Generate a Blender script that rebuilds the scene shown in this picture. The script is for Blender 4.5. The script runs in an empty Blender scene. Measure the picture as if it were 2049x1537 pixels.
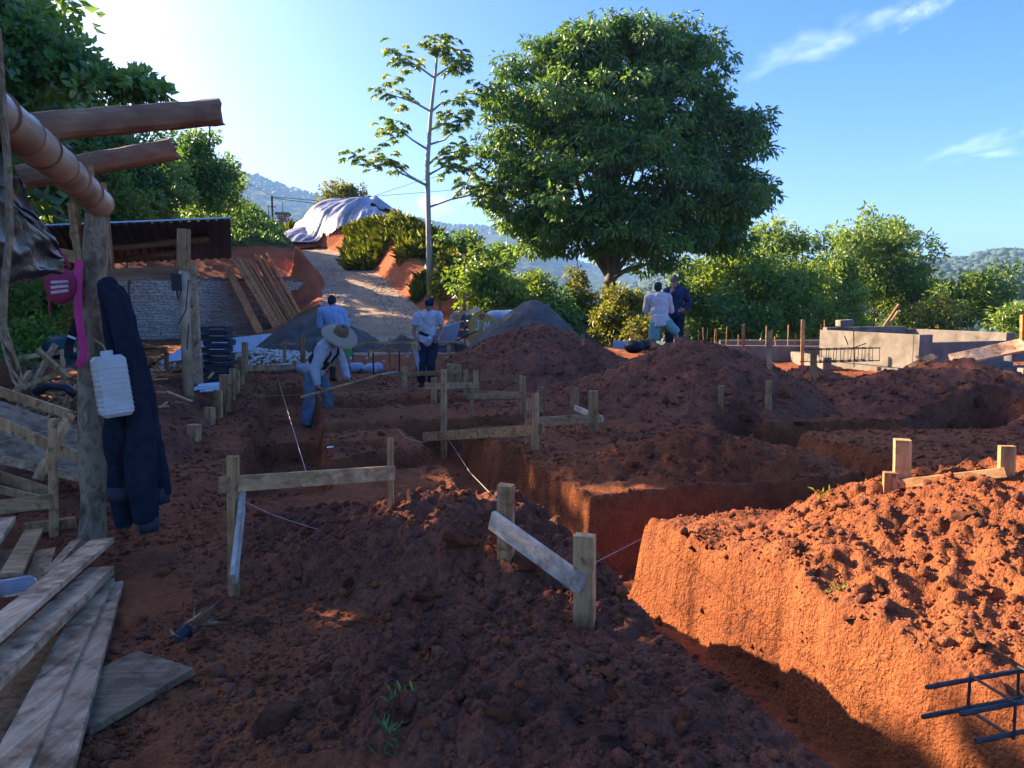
import bpy, bmesh, math, random
import numpy as np
from mathutils import Vector, Matrix

# ------------------------------------------------------------------ camera, sky, sun, exposure
scene = bpy.context.scene
COL = scene.collection
R = math.radians
FPX, PITCH, CAMZ = 1490.0, R(6.4), 1.6
SUN_AZ, SUN_EL = R(61), R(24)           # sun stands to the left of the viewing direction, low
cd = bpy.data.cameras.new('camera')
cam = bpy.data.objects.new('camera', cd); COL.objects.link(cam)
cam.location = (0, 0, CAMZ); cam.rotation_euler = (R(90) - PITCH, 0, 0)
cd.sensor_width = 36; cd.lens = FPX / 2049 * 36; cd.clip_start = 0.05; cd.clip_end = 9000
scene.camera = cam

world = bpy.data.worlds.new('World'); scene.world = world; world.use_nodes = True
def build_world():
    nt = world.node_tree; nt.nodes.clear(); N = nt.nodes.new; L = nt.links.new
    sky = N('ShaderNodeTexSky'); sky.sky_type = 'NISHITA'; sky.sun_disc = False
    sky.sun_elevation = SUN_EL; sky.sun_rotation = -SUN_AZ
    sky.altitude = 600; sky.air_density = 0.8; sky.dust_density = 4.3; sky.ozone_density = 5.0
    tc = N('ShaderNodeTexCoord')
    def math_(op, a, b=None, c=None):
        n = N('ShaderNodeMath'); n.operation = op
        for i, q in enumerate((a, b, c)):
            if q is None: continue
            if isinstance(q, (int, float)): n.inputs[i].default_value = q
            else: L(q, n.inputs[i])
        return n.outputs[0]
    def dot(vec):
        n = N('ShaderNodeVectorMath'); n.operation = 'DOT_PRODUCT'
        L(tc.outputs['Generated'], n.inputs[0]); n.inputs[1].default_value = vec
        return n.outputs['Value']
    cover = None
    # thin cirrus wisps: direction (pixel), half length, half thickness, tilt
    for (px, py, a, b, tilt, amt) in ((1675, 70, .10, .022, 14, .30), (1850, 22, .045, .013, 15, .35), (1990, 280, .085, .012, 13, .24),
                                 (2015, 305, .06, .006, 3, .30), (885, 402, .05, .02, 25, .55), (560, 388, .08, .016, -6, .35),
                                 (1300, 480, .5, .012, 0, .12)):
        d = Vector(pix_dir(px, py)).normalized()
        right = Vector((d.y, -d.x, 0)).normalized(); up = right.cross(d)
        t = R(tilt); e1 = right * math.cos(t) + up * math.sin(t); e2 = up * math.cos(t) - right * math.sin(t)
        fx = math_('DIVIDE', dot(e1), a); fy = math_('DIVIDE', dot(e2), b); fz = dot(d)
        no = N('ShaderNodeTexNoise'); no.inputs['Scale'].default_value = 1.0; no.inputs['Detail'].default_value = 6
        cv = N('ShaderNodeCombineXYZ'); L(math_('MULTIPLY', fx, 2.2), cv.inputs[0]); L(math_('MULTIPLY', fy, .8), cv.inputs[1]); cv.inputs[2].default_value = px * .01
        L(cv.outputs[0], no.inputs['Vector'])
        rr = math_('ADD', math_('MULTIPLY', fx, fx), math_('MULTIPLY', fy, fy))
        rr = math_('ADD', rr, math_('MULTIPLY', math_('SUBTRACT', no.outputs['Fac'], .5), 4.0))
        m = N('ShaderNodeMapRange'); m.interpolation_type = 'SMOOTHSTEP'
        m.inputs['From Min'].default_value = .95; m.inputs['From Max'].default_value = -1.3
        m.inputs['To Min'].default_value = 0; m.inputs['To Max'].default_value = amt
        L(rr, m.inputs['Value'])
        c = math_('MULTIPLY', m.outputs[0], math_('GREATER_THAN', fz, .5))
        cover = c if cover is None else math_('MAXIMUM', cover, c)
    mix = N('ShaderNodeMix'); mix.data_type = 'RGBA'
    hs = N('ShaderNodeHueSaturation'); hs.inputs['Saturation'].default_value = SKY_SAT; hs.inputs['Hue'].default_value = .518
    L(sky.outputs[0], hs.inputs['Color'])
    L(cover, mix.inputs['Factor']); L(hs.outputs[0], mix.inputs['A']); mix.inputs['B'].default_value = CLOUD
    bg = N('ShaderNodeBackground'); bg.inputs['Strength'].default_value = SKY_STRENGTH
    L(mix.outputs['Result'], bg.inputs['Color'])
    out = N('ShaderNodeOutputWorld'); L(bg.outputs[0], out.inputs['Surface'])
SKY_STRENGTH, SKY_SAT, CLOUD = 0.055, 1.34, (7.5, 8.0, 8.8, 1)

def pix_dir(px, py):
    xc = (px - 1024.5) / FPX; yc = (768.5 - py) / FPX
    return (xc, math.cos(PITCH) + yc * math.sin(PITCH), -math.sin(PITCH) + yc * math.cos(PITCH))
build_world()

sd = bpy.data.lights.new('sun', 'SUN'); sd.energy = 3.3; sd.angle = R(0.55); sd.color = (1.0, .78, .54)
sun = bpy.data.objects.new('sun', sd); COL.objects.link(sun)
SUN_DIR = Vector((-math.sin(SUN_AZ) * math.cos(SUN_EL), math.cos(SUN_AZ) * math.cos(SUN_EL), math.sin(SUN_EL)))
sun.rotation_euler = SUN_DIR.to_track_quat('Z', 'Y').to_euler()
vs = scene.view_settings
vs.view_transform = 'Standard'; vs.look = 'None'; vs.gamma = 1.0; vs.use_curve_mapping = False; vs.exposure = 2.95

# ------------------------------------------------------------------ helpers
def at(px, py, y):
    """point seen at a pixel of the photograph, at distance y in front of the camera"""
    d = pix_dir(px, py); t = y / d[1]
    return Vector((d[0] * t, y, CAMZ + d[2] * t))

def tag(o, label=None, cat=None, group=None, kind=None):
    if label: o['label'] = label
    if cat: o['category'] = cat
    if group: o['group'] = group
    if kind: o['kind'] = kind
    return o

def empty(name, loc, label=None, cat=None, group=None):
    o = bpy.data.objects.new(name, None); COL.objects.link(o); o.location = loc; o.empty_display_size = .1
    return tag(o, label, cat, group)

def attach(o, parent):
    if parent is not None:
        o.parent = parent
        M = Matrix.Translation(-Vector(parent.location)) if parent.type == 'EMPTY' else Matrix.Identity(4)
        o.matrix_parent_inverse = M

def mesh_np(name, V, F, mat=None, parent=None, smooth=False, var=None, fmat=None):
    V = np.asarray(V, dtype=np.float32); F = np.asarray(F, dtype=np.int32)
    k = F.shape[1]; me = bpy.data.meshes.new(name)
    me.vertices.add(len(V)); me.vertices.foreach_set('co', V.ravel())
    me.loops.add(F.size); me.loops.foreach_set('vertex_index', F.ravel())
    me.polygons.add(len(F)); me.polygons.foreach_set('loop_start', np.arange(0, F.size, k, dtype=np.int32))
    me.polygons.foreach_set('loop_total', np.full(len(F), k, dtype=np.int32))
    if smooth: me.polygons.foreach_set('use_smooth', np.ones(len(F), dtype=bool))
    if var is not None:
        a = me.attributes.new('var', 'FLOAT', 'FACE'); a.data.foreach_set('value', np.asarray(var, dtype=np.float32))
    for m in (mat if isinstance(mat, (list, tuple)) else [mat]):
        if m: me.materials.append(m)
    if fmat is not None: me.polygons.foreach_set('material_index', np.asarray(fmat, dtype=np.int32))
    me.update(calc_edges=True); me.validate()
    o = bpy.data.objects.new(name, me); COL.objects.link(o); attach(o, parent)
    return o

class MB:
    """collects polygons in world space, built as one mesh object"""
    def __init__(s): s.v = []; s.f = []; s.mi = []; s.cur = 0
    def add(s, vs_, fs_):
        o = len(s.v); s.v += [tuple(q) for q in vs_]
        for f in fs_: s.f.append(tuple(i + o for i in f)); s.mi.append(s.cur)
        return s
    def beam(s, p0, p1, w, h, up=(0, 0, 1), taper=1.0, jit=0):
        p0 = Vector(p0); p1 = Vector(p1); d = (p1 - p0).normalized(); u = Vector(up)
        side = d.cross(u)
        if side.length < 1e-4: side = d.cross(Vector((0, 1, 0)))
        side.normalize(); u = side.cross(d)
        vv = []
        for p, k in ((p0, 1), (p1, taper)):
            for a, b in ((-1, -1), (1, -1), (1, 1), (-1, 1)):
                q = p + side * (a * w / 2 * k) + u * (b * h / 2 * k)
                if jit: q += d * random.uniform(-jit, jit)
                vv.append(q)
        return s.add(vv, [(0, 1, 2, 3), (7, 6, 5, 4), (4, 5, 1, 0), (5, 6, 2, 1), (6, 7, 3, 2), (7, 4, 0, 3)])
    def tube(s, pts, rad, n=8, cap=True, flat=1.0):
        pts = [Vector(p) for p in pts]
        if not isinstance(rad, (list, tuple)): rad = [rad] * len(pts)
        rings = []; ref = None
        for i, p in enumerate(pts):
            a = pts[max(0, i - 1)]; b = pts[min(len(pts) - 1, i + 1)]
            d = (b - a).normalized()
            if ref is None: ref = d.orthogonal().normalized() if abs(d.z) > .9 else d.cross(Vector((0, 0, 1))).normalized()
            x = (ref - d * ref.dot(d)).normalized(); y = d.cross(x); ref = x
            rings.append([p + x * (math.cos(t) * rad[i]) + y * (math.sin(t) * rad[i] * flat) for t in [2 * math.pi * k / n for k in range(n)]])
        vv = [q for r_ in rings for q in r_]; ff = []
        for i in range(len(pts) - 1):
            for k in range(n):
                ff.append((i * n + k, i * n + (k + 1) % n, (i + 1) * n + (k + 1) % n, (i + 1) * n + k))
        if cap: ff.append(tuple(reversed(range(n)))); ff.append(tuple((len(pts) - 1) * n + k for k in range(n)))
        return s.add(vv, ff)
    def ell(s, c, r, n=10, m=7, rot=None):
        vv = []; ff = []
        for i in range(m + 1):
            th = math.pi * i / m
            for k in range(n):
                ph = 2 * math.pi * k / n
                q = Vector((r[0] * math.sin(th) * math.cos(ph), r[1] * math.sin(th) * math.sin(ph), r[2] * math.cos(th)))
                if rot is not None: q = rot @ q
                vv.append(Vector(c) + q)
        for i in range(m):
            for k in range(n): ff.append((i * n + k, (i + 1) * n + k, (i + 1) * n + (k + 1) % n, i * n + (k + 1) % n))
        return s.add(vv, ff)
    def build(s, name, mat, parent=None, smooth=False, bevel=0):
        me = bpy.data.meshes.new(name); me.from_pydata(s.v, [], s.f)
        mats = mat if isinstance(mat, (list, tuple)) else [mat]
        for m in mats: me.materials.append(m)
        if len(mats) > 1: me.polygons.foreach_set('material_index', s.mi)
        if bevel:
            bm = bmesh.new(); bm.from_mesh(me)
            bmesh.ops.bevel(bm, geom=[e for e in bm.edges], offset=bevel, segments=1, affect='EDGES')
            bm.to_mesh(me); bm.free()
        if smooth: me.polygons.foreach_set('use_smooth', [True] * len(me.polygons))
        me.update()
        o = bpy.data.objects.new(name, me); COL.objects.link(o); attach(o, parent)
        return o

# vectorised noise -------------------------------------------------
def _h(ix, iy, seed):
    n = (ix.astype(np.int64) * 374761393 + iy.astype(np.int64) * 668265263 + seed * 974711) & 0xffffffff
    n = ((n ^ (n >> 13)) * 1274126177) & 0xffffffff
    n = ((n ^ (n >> 16)) * 2246822519) & 0xffffffff
    return ((n ^ (n >> 15)) & 0xffffff) / float(0xffffff)
def vnoise(x, y, seed=0):
    ix = np.floor(x); iy = np.floor(y); fx = x - ix; fy = y - iy
    fx = fx * fx * (3 - 2 * fx); fy = fy * fy * (3 - 2 * fy)
    a = _h(ix, iy, seed); b = _h(ix + 1, iy, seed); c = _h(ix, iy + 1, seed); d = _h(ix + 1, iy + 1, seed)
    return (a + (b - a) * fx) * (1 - fy) + (c + (d - c) * fx) * fy
def fbm(x, y, s, o=4, seed=0):
    t = 0; amp = .5
    for i in range(o):
        t = t + amp * (vnoise(x / s, y / s, seed + i) - .5) * 2; s = s * .5; amp *= .5
    return t
def lumps(x, y, s, seed=0):
    """rounded clods: 1 at a clod's centre, 0 between clods, each clod with its own height"""
    x = x / s; y = y / s; ix = np.floor(x); iy = np.floor(y); best = np.zeros_like(x)
    for dx in (-1, 0, 1):
        for dy in (-1, 0, 1):
            jx = ix + dx; jy = iy + dy
            cx = jx + _h(jx, jy, seed); cy = jy + _h(jx, jy, seed + 7); rr = .35 + .5 * _h(jx, jy, seed + 13)
            dx_, dy_ = (x - cx) / rr, (y - cy) / rr; an = _h(jx, jy, seed + 19) * 6.283; ca, sa = np.cos(an), np.sin(an)
            u = np.abs(dx_ * ca + dy_ * sa); v = np.abs(dy_ * ca - dx_ * sa) * 1.25; w = np.abs(dx_ * np.cos(an + .8) + dy_ * np.sin(an + .8))
            dm = np.maximum(np.maximum(u, v), w * 1.05)                      # many sided chip with a tilted top
            chip = np.clip((1 - dm) * 2.4, 0, 1) * (.62 + .5 * (dx_ * sa + dy_ * ca))
            dome = np.sqrt(np.clip(1 - dx_ ** 2 - dy_ ** 2, 0, 1))
            k = np.where(_h(jx, jy, seed + 23) < .85, 1.0, .3)
            best = np.maximum(best, (chip * k + dome * (1 - k)) * rr)
    return best
def sstep(a, b, x):
    t = np.clip((x - a) / (b - a), 0, 1); return t * t * (3 - 2 * t)
# ------------------------------------------------------------------ materials (all procedural)
def nodes_of(name):
    m = bpy.data.materials.new(name); m.use_nodes = True; nt = m.node_tree
    return m, nt, nt.nodes['Principled BSDF'], nt.nodes.new, nt.links.new
def ramp(N, stops):
    r = N('ShaderNodeValToRGB'); e = r.color_ramp.elements
    while len(e) < len(stops): e.new(.5)
    for q, (p, c) in zip(e, stops): q.position = p; q.color = (*c, 1)
    return r
def noise(N, L, vec, scale, detail=5, rough=.6, dist=0):
    n = N('ShaderNodeTexNoise'); n.inputs['Scale'].default_value = scale; n.inputs['Detail'].default_value = detail
    n.inputs['Roughness'].default_value = rough; n.inputs['Distortion'].default_value = dist
    if vec is not None: L(vec, n.inputs['Vector'])
    return n
def mapping(N, L, scale=(1, 1, 1), coord='Object', rot=(0, 0, 0)):
    t = N('ShaderNodeTexCoord'); m = N('ShaderNodeMapping'); m.inputs['Scale'].default_value = scale; m.inputs['Rotation'].default_value = rot
    L(t.outputs[coord], m.inputs['Vector']); return m.outputs[0]
def mixc(N, L, f, a, b, mode='MIX'):
    n = N('ShaderNodeMix'); n.data_type = 'RGBA'; n.blend_type = mode
    for k, q in (('Factor', f), ('A', a), ('B', b)):
        if isinstance(q, (int, float)): n.inputs[k].default_value = q
        elif isinstance(q, tuple): n.inputs[k].default_value = (*q, 1)
        else: L(q, n.inputs[k])
    return n.outputs['Result']
def simple(name, stops, scale=4, rough=.85, bump=.3, bscale=None, stretch=(1, 1, 1), spec=.3, metal=0, dist=0, detail=6, bdist=.01):
    m, nt, b, N, L = nodes_of(name); v = mapping(N, L, stretch)
    n = noise(N, L, v, scale, detail, .62, dist); r = ramp(N, stops); L(n.outputs['Fac'], r.inputs['Fac']); L(r.outputs[0], b.inputs['Base Color'])
    b.inputs['Roughness'].default_value = rough; b.inputs['Specular IOR Level'].default_value = spec; b.inputs['Metallic'].default_value = metal
    if bump:
        n2 = noise(N, L, v, bscale or scale * 6, 4, .65); bp = N('ShaderNodeBump'); bp.inputs['Strength'].default_value = bump; bp.inputs['Distance'].default_value = bdist
        L(n2.outputs['Fac'], bp.inputs['Height']); L(bp.outputs[0], b.inputs['Normal'])
    return m
def soil(name, dark, mid, light, wet=.0):
    m, nt, b, N, L = nodes_of(name); v = mapping(N, L)
    n1 = noise(N, L, v, .9, 5, .6, .4); n2 = noise(N, L, v, 9, 6, .7); n3 = noise(N, L, v, 60, 4, .7)
    s = N('ShaderNodeMath'); s.operation = 'MULTIPLY_ADD'; L(n1.outputs['Fac'], s.inputs[0]); s.inputs[1].default_value = .55; 
    s2 = N('ShaderNodeMath'); s2.operation = 'MULTIPLY_ADD'; L(n2.outputs['Fac'], s2.inputs[0]); s2.inputs[1].default_value = .45; s2.inputs[2].default_value = 0
    L(s2.outputs[0], s.inputs[2])
    r = ramp(N, [(.34, dark), (.48, mid), (.64, light)]); L(s.outputs[0], r.inputs['Fac'])
    r3 = ramp(N, [(.3, (.62, .6, .6)), (.55, (1, 1, 1)), (.72, (1.25, 1.2, 1.15))]); L(n3.outputs['Fac'], r3.inputs['Fac'])
    c = mixc(N, L, .8, r.outputs[0], r3.outputs[0], 'MULTIPLY'); L(c, b.inputs['Base Color'])
    b.inputs['Roughness'].default_value = .95; b.inputs['Specular IOR Level'].default_value = .15
    vo = N('ShaderNodeTexVoronoi'); vo.inputs['Scale'].default_value = 34; L(v, vo.inputs['Vector']); vo2 = N('ShaderNodeTexVoronoi'); vo2.inputs['Scale'].default_value = 85; L(v, vo2.inputs['Vector'])
    def ma(x, k, y):
        n = N('ShaderNodeMath'); n.operation = 'MULTIPLY_ADD'; L(x, n.inputs[0]); n.inputs[1].default_value = k
        if y is None: n.inputs[2].default_value = 0
        else: L(y, n.inputs[2])
        return n.outputs[0]
    hgt = ma(n2.outputs['Fac'], 1.7, ma(vo.outputs['Distance'], -.45, ma(vo2.outputs['Distance'], -.25, n3.outputs['Fac'])))
    mp = N('ShaderNodeMapping'); mp.inputs['Scale'].default_value = (8, 8, 1.5); t = N('ShaderNodeTexCoord'); L(t.outputs['Object'], mp.inputs['Vector']); ns = noise(N, L, mp.outputs[0], 1.0, 5, .65)
    ge = N('ShaderNodeNewGeometry'); sx = N('ShaderNodeSeparateXYZ'); L(ge.outputs['True Normal'], sx.inputs[0]); st = N('ShaderNodeMapRange'); st.inputs['From Min'].default_value = .75; st.inputs['From Max'].default_value = .3; st.inputs['To Min'].default_value = 0; st.inputs['To Max'].default_value = 1.7; L(sx.outputs['Z'], st.inputs['Value'])
    mu = N('ShaderNodeMath'); mu.operation = 'MULTIPLY_ADD'; L(ns.outputs['Fac'], mu.inputs[0]); L(st.outputs[0], mu.inputs[1]); L(hgt, mu.inputs[2])
    bp = N('ShaderNodeBump'); bp.inputs['Strength'].default_value = 1.0; bp.inputs['Distance'].default_value = .028; L(mu.outputs[0], bp.inputs['Height']); L(bp.outputs[0], b.inputs['Normal'])
    return m
def wood(name, a, b_, c, axis=2, rough=.8, stain=.0):
    m, nt, b, N, L = nodes_of(name)
    t = N('ShaderNodeTexCoord'); oi = N('ShaderNodeObjectInfo')
    off = N('ShaderNodeVectorMath'); off.operation = 'ADD'; L(t.outputs['Object'], off.inputs[0])
    cb = N('ShaderNodeCombineXYZ'); mu = N('ShaderNodeMath'); mu.operation = 'MULTIPLY'; mu.inputs[1].default_value = 37.; L(oi.outputs['Random'], mu.inputs[0])
    L(mu.outputs[0], cb.inputs[0]); L(mu.outputs[0], cb.inputs[1]); L(cb.outputs[0], off.inputs[1])
    mp = N('ShaderNodeMapping'); sc = [26, 26, 26]; sc[axis] = 1.6; mp.inputs['Scale'].default_value = sc; L(off.outputs[0], mp.inputs['Vector'])
    n = noise(N, L, mp.outputs[0], 1.0, 6, .65, .6); r = ramp(N, [(.3, a), (.5, b_), (.7, c)]); L(n.outputs['Fac'], r.inputs['Fac'])
    n2 = noise(N, L, off.outputs[0], 5, 5, .65); r2 = ramp(N, [(.36, (.35, .28, .24)), (.52, (.95, .95, .95)), (.75, (1.1, 1.08, 1.02))]); L(n2.outputs['Fac'], r2.inputs['Fac'])
    col = mixc(N, L, .6 + stain, r.outputs[0], r2.outputs[0], 'MULTIPLY')
    nm = noise(N, L, off.outputs[0], 9, 6, .7, .5); rm = ramp(N, [(.56, (0, 0, 0)), (.66, (1, 1, 1))]); L(nm.outputs['Fac'], rm.inputs['Fac']); mm = N('ShaderNodeMath'); mm.operation = 'MULTIPLY'; L(rm.outputs[0], mm.inputs[0]); mm.inputs[1].default_value = .8
    col = mixc(N, L, mm.outputs[0], col, (.16, .06, .03))
    hv = N('ShaderNodeHueSaturation'); L(col, hv.inputs['Color']); mr = N('ShaderNodeMapRange'); mr.inputs['To Min'].default_value = .75; mr.inputs['To Max'].default_value = 1.2
    L(oi.outputs['Random'], mr.inputs['Value']); L(mr.outputs[0], hv.inputs['Value'])
    L(hv.outputs[0], b.inputs['Base Color']); b.inputs['Roughness'].default_value = rough; b.inputs['Specular IOR Level'].default_value = .2
    bp = N('ShaderNodeBump'); bp.inputs['Strength'].default_value = .5; bp.inputs['Distance'].default_value = .004
    L(n.outputs['Fac'], bp.inputs['Height']); L(bp.outputs[0], b.inputs['Normal'])
    return m
def leaf(name, dark, mid, light, trans=.4, rough=.5):
    m, nt, b, N, L = nodes_of(name)
    a = N('ShaderNodeAttribute'); a.attribute_name = 'var'
    r = ramp(N, [(0, dark), (.55, mid), (1, light)]); L(a.outputs['Fac'], r.inputs['Fac'])
    v = mapping(N, L); n = noise(N, L, v, .8, 3); r2 = ramp(N, [(.3, (.7, .72, .8)), (.7, (1.2, 1.15, 1))]); L(n.outputs['Fac'], r2.inputs['Fac'])
    c = mixc(N, L, .7, r.outputs[0], r2.outputs[0], 'MULTIPLY')
    L(c, b.inputs['Base Color']); b.inputs['Roughness'].default_value = rough * .85; b.inputs['Specular IOR Level'].default_value = .6
    tr = N('ShaderNodeBsdfTranslucent'); tc = mixc(N, L, 1.0, c, (1.35, 1.25, .45), 'MULTIPLY'); L(tc, tr.inputs['Color'])
    mx = N('ShaderNodeMixShader'); mx.inputs[0].default_value = trans; L(b.outputs[0], mx.inputs[1]); L(tr.outputs[0], mx.inputs[2])
    L(mx.outputs[0], nt.nodes['Material Output'].inputs['Surface'])
    return m
M = {}
M['soil'] = soil('red_soil', (.13, .042, .020), (.32, .098, .036), (.46, .150, .052))
M['spoil'] = soil('spoil_soil', (.10, .040, .025), (.26, .092, .048), (.42, .150, .072))
M['hillsoil'] = soil('hill_soil', (.07, .07, .025), (.13, .11, .04), (.22, .15, .06))
M['cut'] = soil('cut_bank_soil', (.32, .085, .032), (.46, .125, .048), (.56, .19, .08))
M['road'] = soil('gravel_road', (.30, .21, .13), (.46, .33, .21), (.58, .43, .28))
M['sand'] = simple('dark_sand', [(.3, (.075, .062, .050)), (.6, (.14, .115, .090)), (.8, (.21, .175, .135))], 3, .95, .5, 40)
M['stone'] = None
M['concrete'] = simple('bare_concrete', [(.28, (.09, .07, .05)), (.42, (.16, .135, .105)), (.55, (.20, .17, .135)), (.72, (.25, .22, .175))], 2.6, .9, .3, 30, dist=.6)
M['wood'] = wood('rough_sawn_wood', (.28, .14, .055), (.50, .27, .11), (.66, .40, .19))
M['woodx'] = wood('rough_sawn_board', (.28, .14, .055), (.48, .26, .11), (.64, .39, .19), axis=0)
M['woody'] = wood('grey_weathered_plank', (.40, .20, .09), (.66, .39, .20), (.80, .55, .33), axis=1, stain=.3)
M['woodred'] = wood('fresh_red_plank', (.46, .14, .045), (.64, .23, .075), (.72, .34, .13), axis=2)
M['woodgrey'] = wood('grey_board_edge', (.34, .28, .20), (.52, .44, .33), (.68, .58, .45), axis=1)
M['ply'] = wood('dirty_plywood', (.20, .115, .055), (.33, .21, .11), (.44, .30, .17), axis=0, stain=.25)
M['bark'] = simple('mottled_bark', [(.34, (.05, .032, .018)), (.45, (.20, .14, .08)), (.54, (.36, .26, .15)), (.62, (.17, .12, .06)), (.72, (.46, .36, .23))], 8, .95, .5, 40, (1, 1, .6), .2, 0, .2)
M['limb'] = simple('tree_bark', [(.3, (.10, .085, .065)), (.6, (.22, .185, .145)), (.8, (.30, .26, .20))], 3, .9, .6, 20, (1, 1, .3))
M['palebark'] = simple('pale_bark', [(.3, (.30, .27, .22)), (.55, (.45, .42, .35)), (.8, (.55, .52, .46))], 4, .85, .3, 20, (1, 1, .3))
M['bamboo'] = simple('weathered_bamboo', [(.3, (.24, .135, .065)), (.5, (.44, .29, .16)), (.7, (.58, .42, .27))], 3, .42, .12, 30, (1, 1, 1), .5)
M['log'] = simple('split_log', [(.3, (.15, .062, .03)), (.55, (.30, .145, .07)), (.8, (.44, .25, .13))], 6, .8, .5, 25, (.25, 1, 1))
M['rope'] = simple('jute_rope', [(.3, (.20, .11, .05)), (.6, (.42, .28, .15)), (.8, (.55, .40, .24))], 30, .95, .5, 120)
M['string'] = simple('nylon_string', [(.3, (.40, .36, .30)), (.7, (.52, .48, .40))], 20, .6, 0)
M['iron'] = simple('rusty_rebar', [(.3, (.045, .030, .024)), (.6, (.10, .060, .042)), (.8, (.14, .10, .08))], 30, .6, .4, 90, metal=.5)
M['steel'] = simple('dark_rebar', [(.3, (.035, .032, .032)), (.7, (.085, .075, .07))], 30, .55, .4, 120, metal=.5)
M['zinc'] = simple('zinc_sheet', [(.3, (.38, .44, .52)), (.7, (.58, .64, .72))], 2, .4, .1, metal=.4)
M['roofdark'] = simple('brown_roof_sheet', [(.3, (.035, .026, .030)), (.7, (.055, .04, .045))], 3, .5, .1)
M['rooftop'] = simple('pale_roof_face', [(.3, (.45, .50, .56)), (.7, (.6, .64, .7))], 3, .35, .1, metal=.3)
M['greybag'] = simple('cement_bag', [(.3, (.30, .32, .36)), (.7, (.48, .50, .54))], 5, .7, .4, 20)
M['block'] = simple('concrete_block', [(.3, (.12, .125, .14)), (.7, (.20, .205, .22))], 8, .95, .4, 60)
M['yellow'] = simple('chipped_yellow_paint', [(.28, (.16, .07, .03)), (.40, (.52, .30, .07)), (.7, (.62, .38, .11))], 4, .6, .2, 30)
M['white'] = simple('white_paint', [(.3, (.6, .6, .58)), (.7, (.75, .75, .72))], 20, .6, 0)
M['redpaint'] = simple('red_paint', [(.3, (.35, .06, .03)), (.7, (.45, .10, .05))], 20, .6, 0)
M['black'] = simple('black_plastic', [(.3, (.012, .013, .016)), (.7, (.03, .032, .038))], 8, .45, .2)
M['film'] = simple('black_plastic_film', [(.3, (.004, .004, .005)), (.7, (.010, .010, .012))], 5, .36, .3, 16, spec=.45, bdist=.02)
M['blackcrate'] = simple('dark_crate_plastic', [(.3, (.03, .035, .05)), (.7, (.055, .06, .08))], 8, .5, .1)
M['pink'] = simple('pink_nylon', [(.3, (.62, .03, .14)), (.7, (.80, .06, .22))], 6, .6, .4, 120)
M['red'] = simple('red_fabric', [(.3, (.26, .02, .05)), (.7, (.42, .04, .09))], 8, .8, .5, 80)
M['whitecloth'] = simple('pale_print', [(.3, (.55, .38, .32)), (.7, (.75, .62, .55))], 12, .8, .2, 80)
M['fleece'] = simple('navy_fleece', [(.3, (.014, .018, .026)), (.6, (.026, .031, .042)), (.8, (.045, .05, .062))], 14, 1.0, .9, 160, spec=.1)
M['rib'] = simple('ribbed_cuff', [(.3, (.04, .045, .052)), (.7, (.065, .07, .08))], 50, 1.0, .6, 200, (1, 1, .1), spec=.1)
M['jug'] = simple('dirty_white_plastic', [(.25, (.26, .17, .10)), (.42, (.48, .42, .34)), (.7, (.62, .58, .50))], 5, .45, .15, 40, spec=.5)
M['green'] = simple('green_sheet', [(.3, (.01, .15, .12)), (.7, (.02, .24, .19))], 5, .6, .2)
M['bluetool'] = simple('green_machine_paint', [(.3, (.005, .03, .035)), (.7, (.01, .06, .06))], 5, .5, .2)
M['stonemix'] = None
def stone_mat():
    m, nt, b, N, L = nodes_of('river_stone'); oi = N('ShaderNodeObjectInfo'); v = mapping(N, L)
    n = noise(N, L, v, 2.2, 2); n2 = noise(N, L, v, 25, 5)
    r = ramp(N, [(.30, (.52, .44, .35)), (.45, (.72, .63, .51)), (.55, (.60, .54, .46)), (.7, (.80, .71, .58))])
    L(n.outputs['Fac'], r.inputs['Fac'])
    r2 = ramp(N, [(.3, (.75, .75, .75)), (.7, (1.15, 1.12, 1.1))]); L(n2.outputs['Fac'], r2.inputs['Fac'])
    L(mixc(N, L, .9, r.outputs[0], r2.outputs[0], 'MULTIPLY'), b.inputs['Base Color']); b.inputs['Roughness'].default_value = .9
    return m
M['stone'] = stone_mat()
M['tarp'] = simple('silver_tarp', [(.3, (.22, .19, .17)), (.5, (.36, .34, .35)), (.75, (.44, .36, .27))], 1.0, .34, .45, 5, spec=.6, bdist=.06)
M['glasspet'] = None
def pet():
    m, nt, b, N, L = nodes_of('clear_bottle_plastic'); b.inputs['Base Color'].default_value = (.86, .93, .97, 1)
    b.inputs['Roughness'].default_value = .08; b.inputs['Transmission Weight'].default_value = .85; b.inputs['IOR'].default_value = 1.25
    return m
M['pet'] = pet()
def cloth(name, c, k=.35, sc=16, rough=.95): return simple(name, [(.3, tuple(q * (1 - k) for q in c)), (.7, tuple(q * (1 + k) for q in c))], sc, rough, .5, 22, spec=.1, bdist=.02)
M['skin'] = simple('tanned_skin', [(.3, (.30, .15, .085)), (.7, (.42, .22, .13))], 12, .55, .1)
M['hair'] = simple('black_hair', [(.3, (.008, .008, .010)), (.7, (.02, .019, .02))], 40, .6, .5, 90)
M['straw'] = simple('straw_weave', [(.3, (.28, .20, .12)), (.7, (.44, .34, .22))], 40, .85, .5, 160)
M['strawcrown'] = simple('brown_straw', [(.3, (.13, .08, .045)), (.7, (.23, .15, .085))], 40, .85, .5, 160)
M['lightblue'] = cloth('light_blue_shirt', (.30, .40, .58), .2)
M['greyblue'] = cloth('grey_blue_shirt', (.40, .40, .40), .2)
M['greytee'] = cloth('mottled_grey_shirt', (.50, .46, .47), .42, 9)
M['hoodie'] = cloth('pale_grey_hoodie', (.60, .52, .50), .12)
M['navyshirt'] = cloth('navy_shirt', (.030, .045, .085), .3)
M['jeans'] = cloth('worn_jeans', (.13, .165, .20), .4, 7)
M['darkpants'] = cloth('dark_trousers', (.025, .03, .045), .5, 10)
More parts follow.
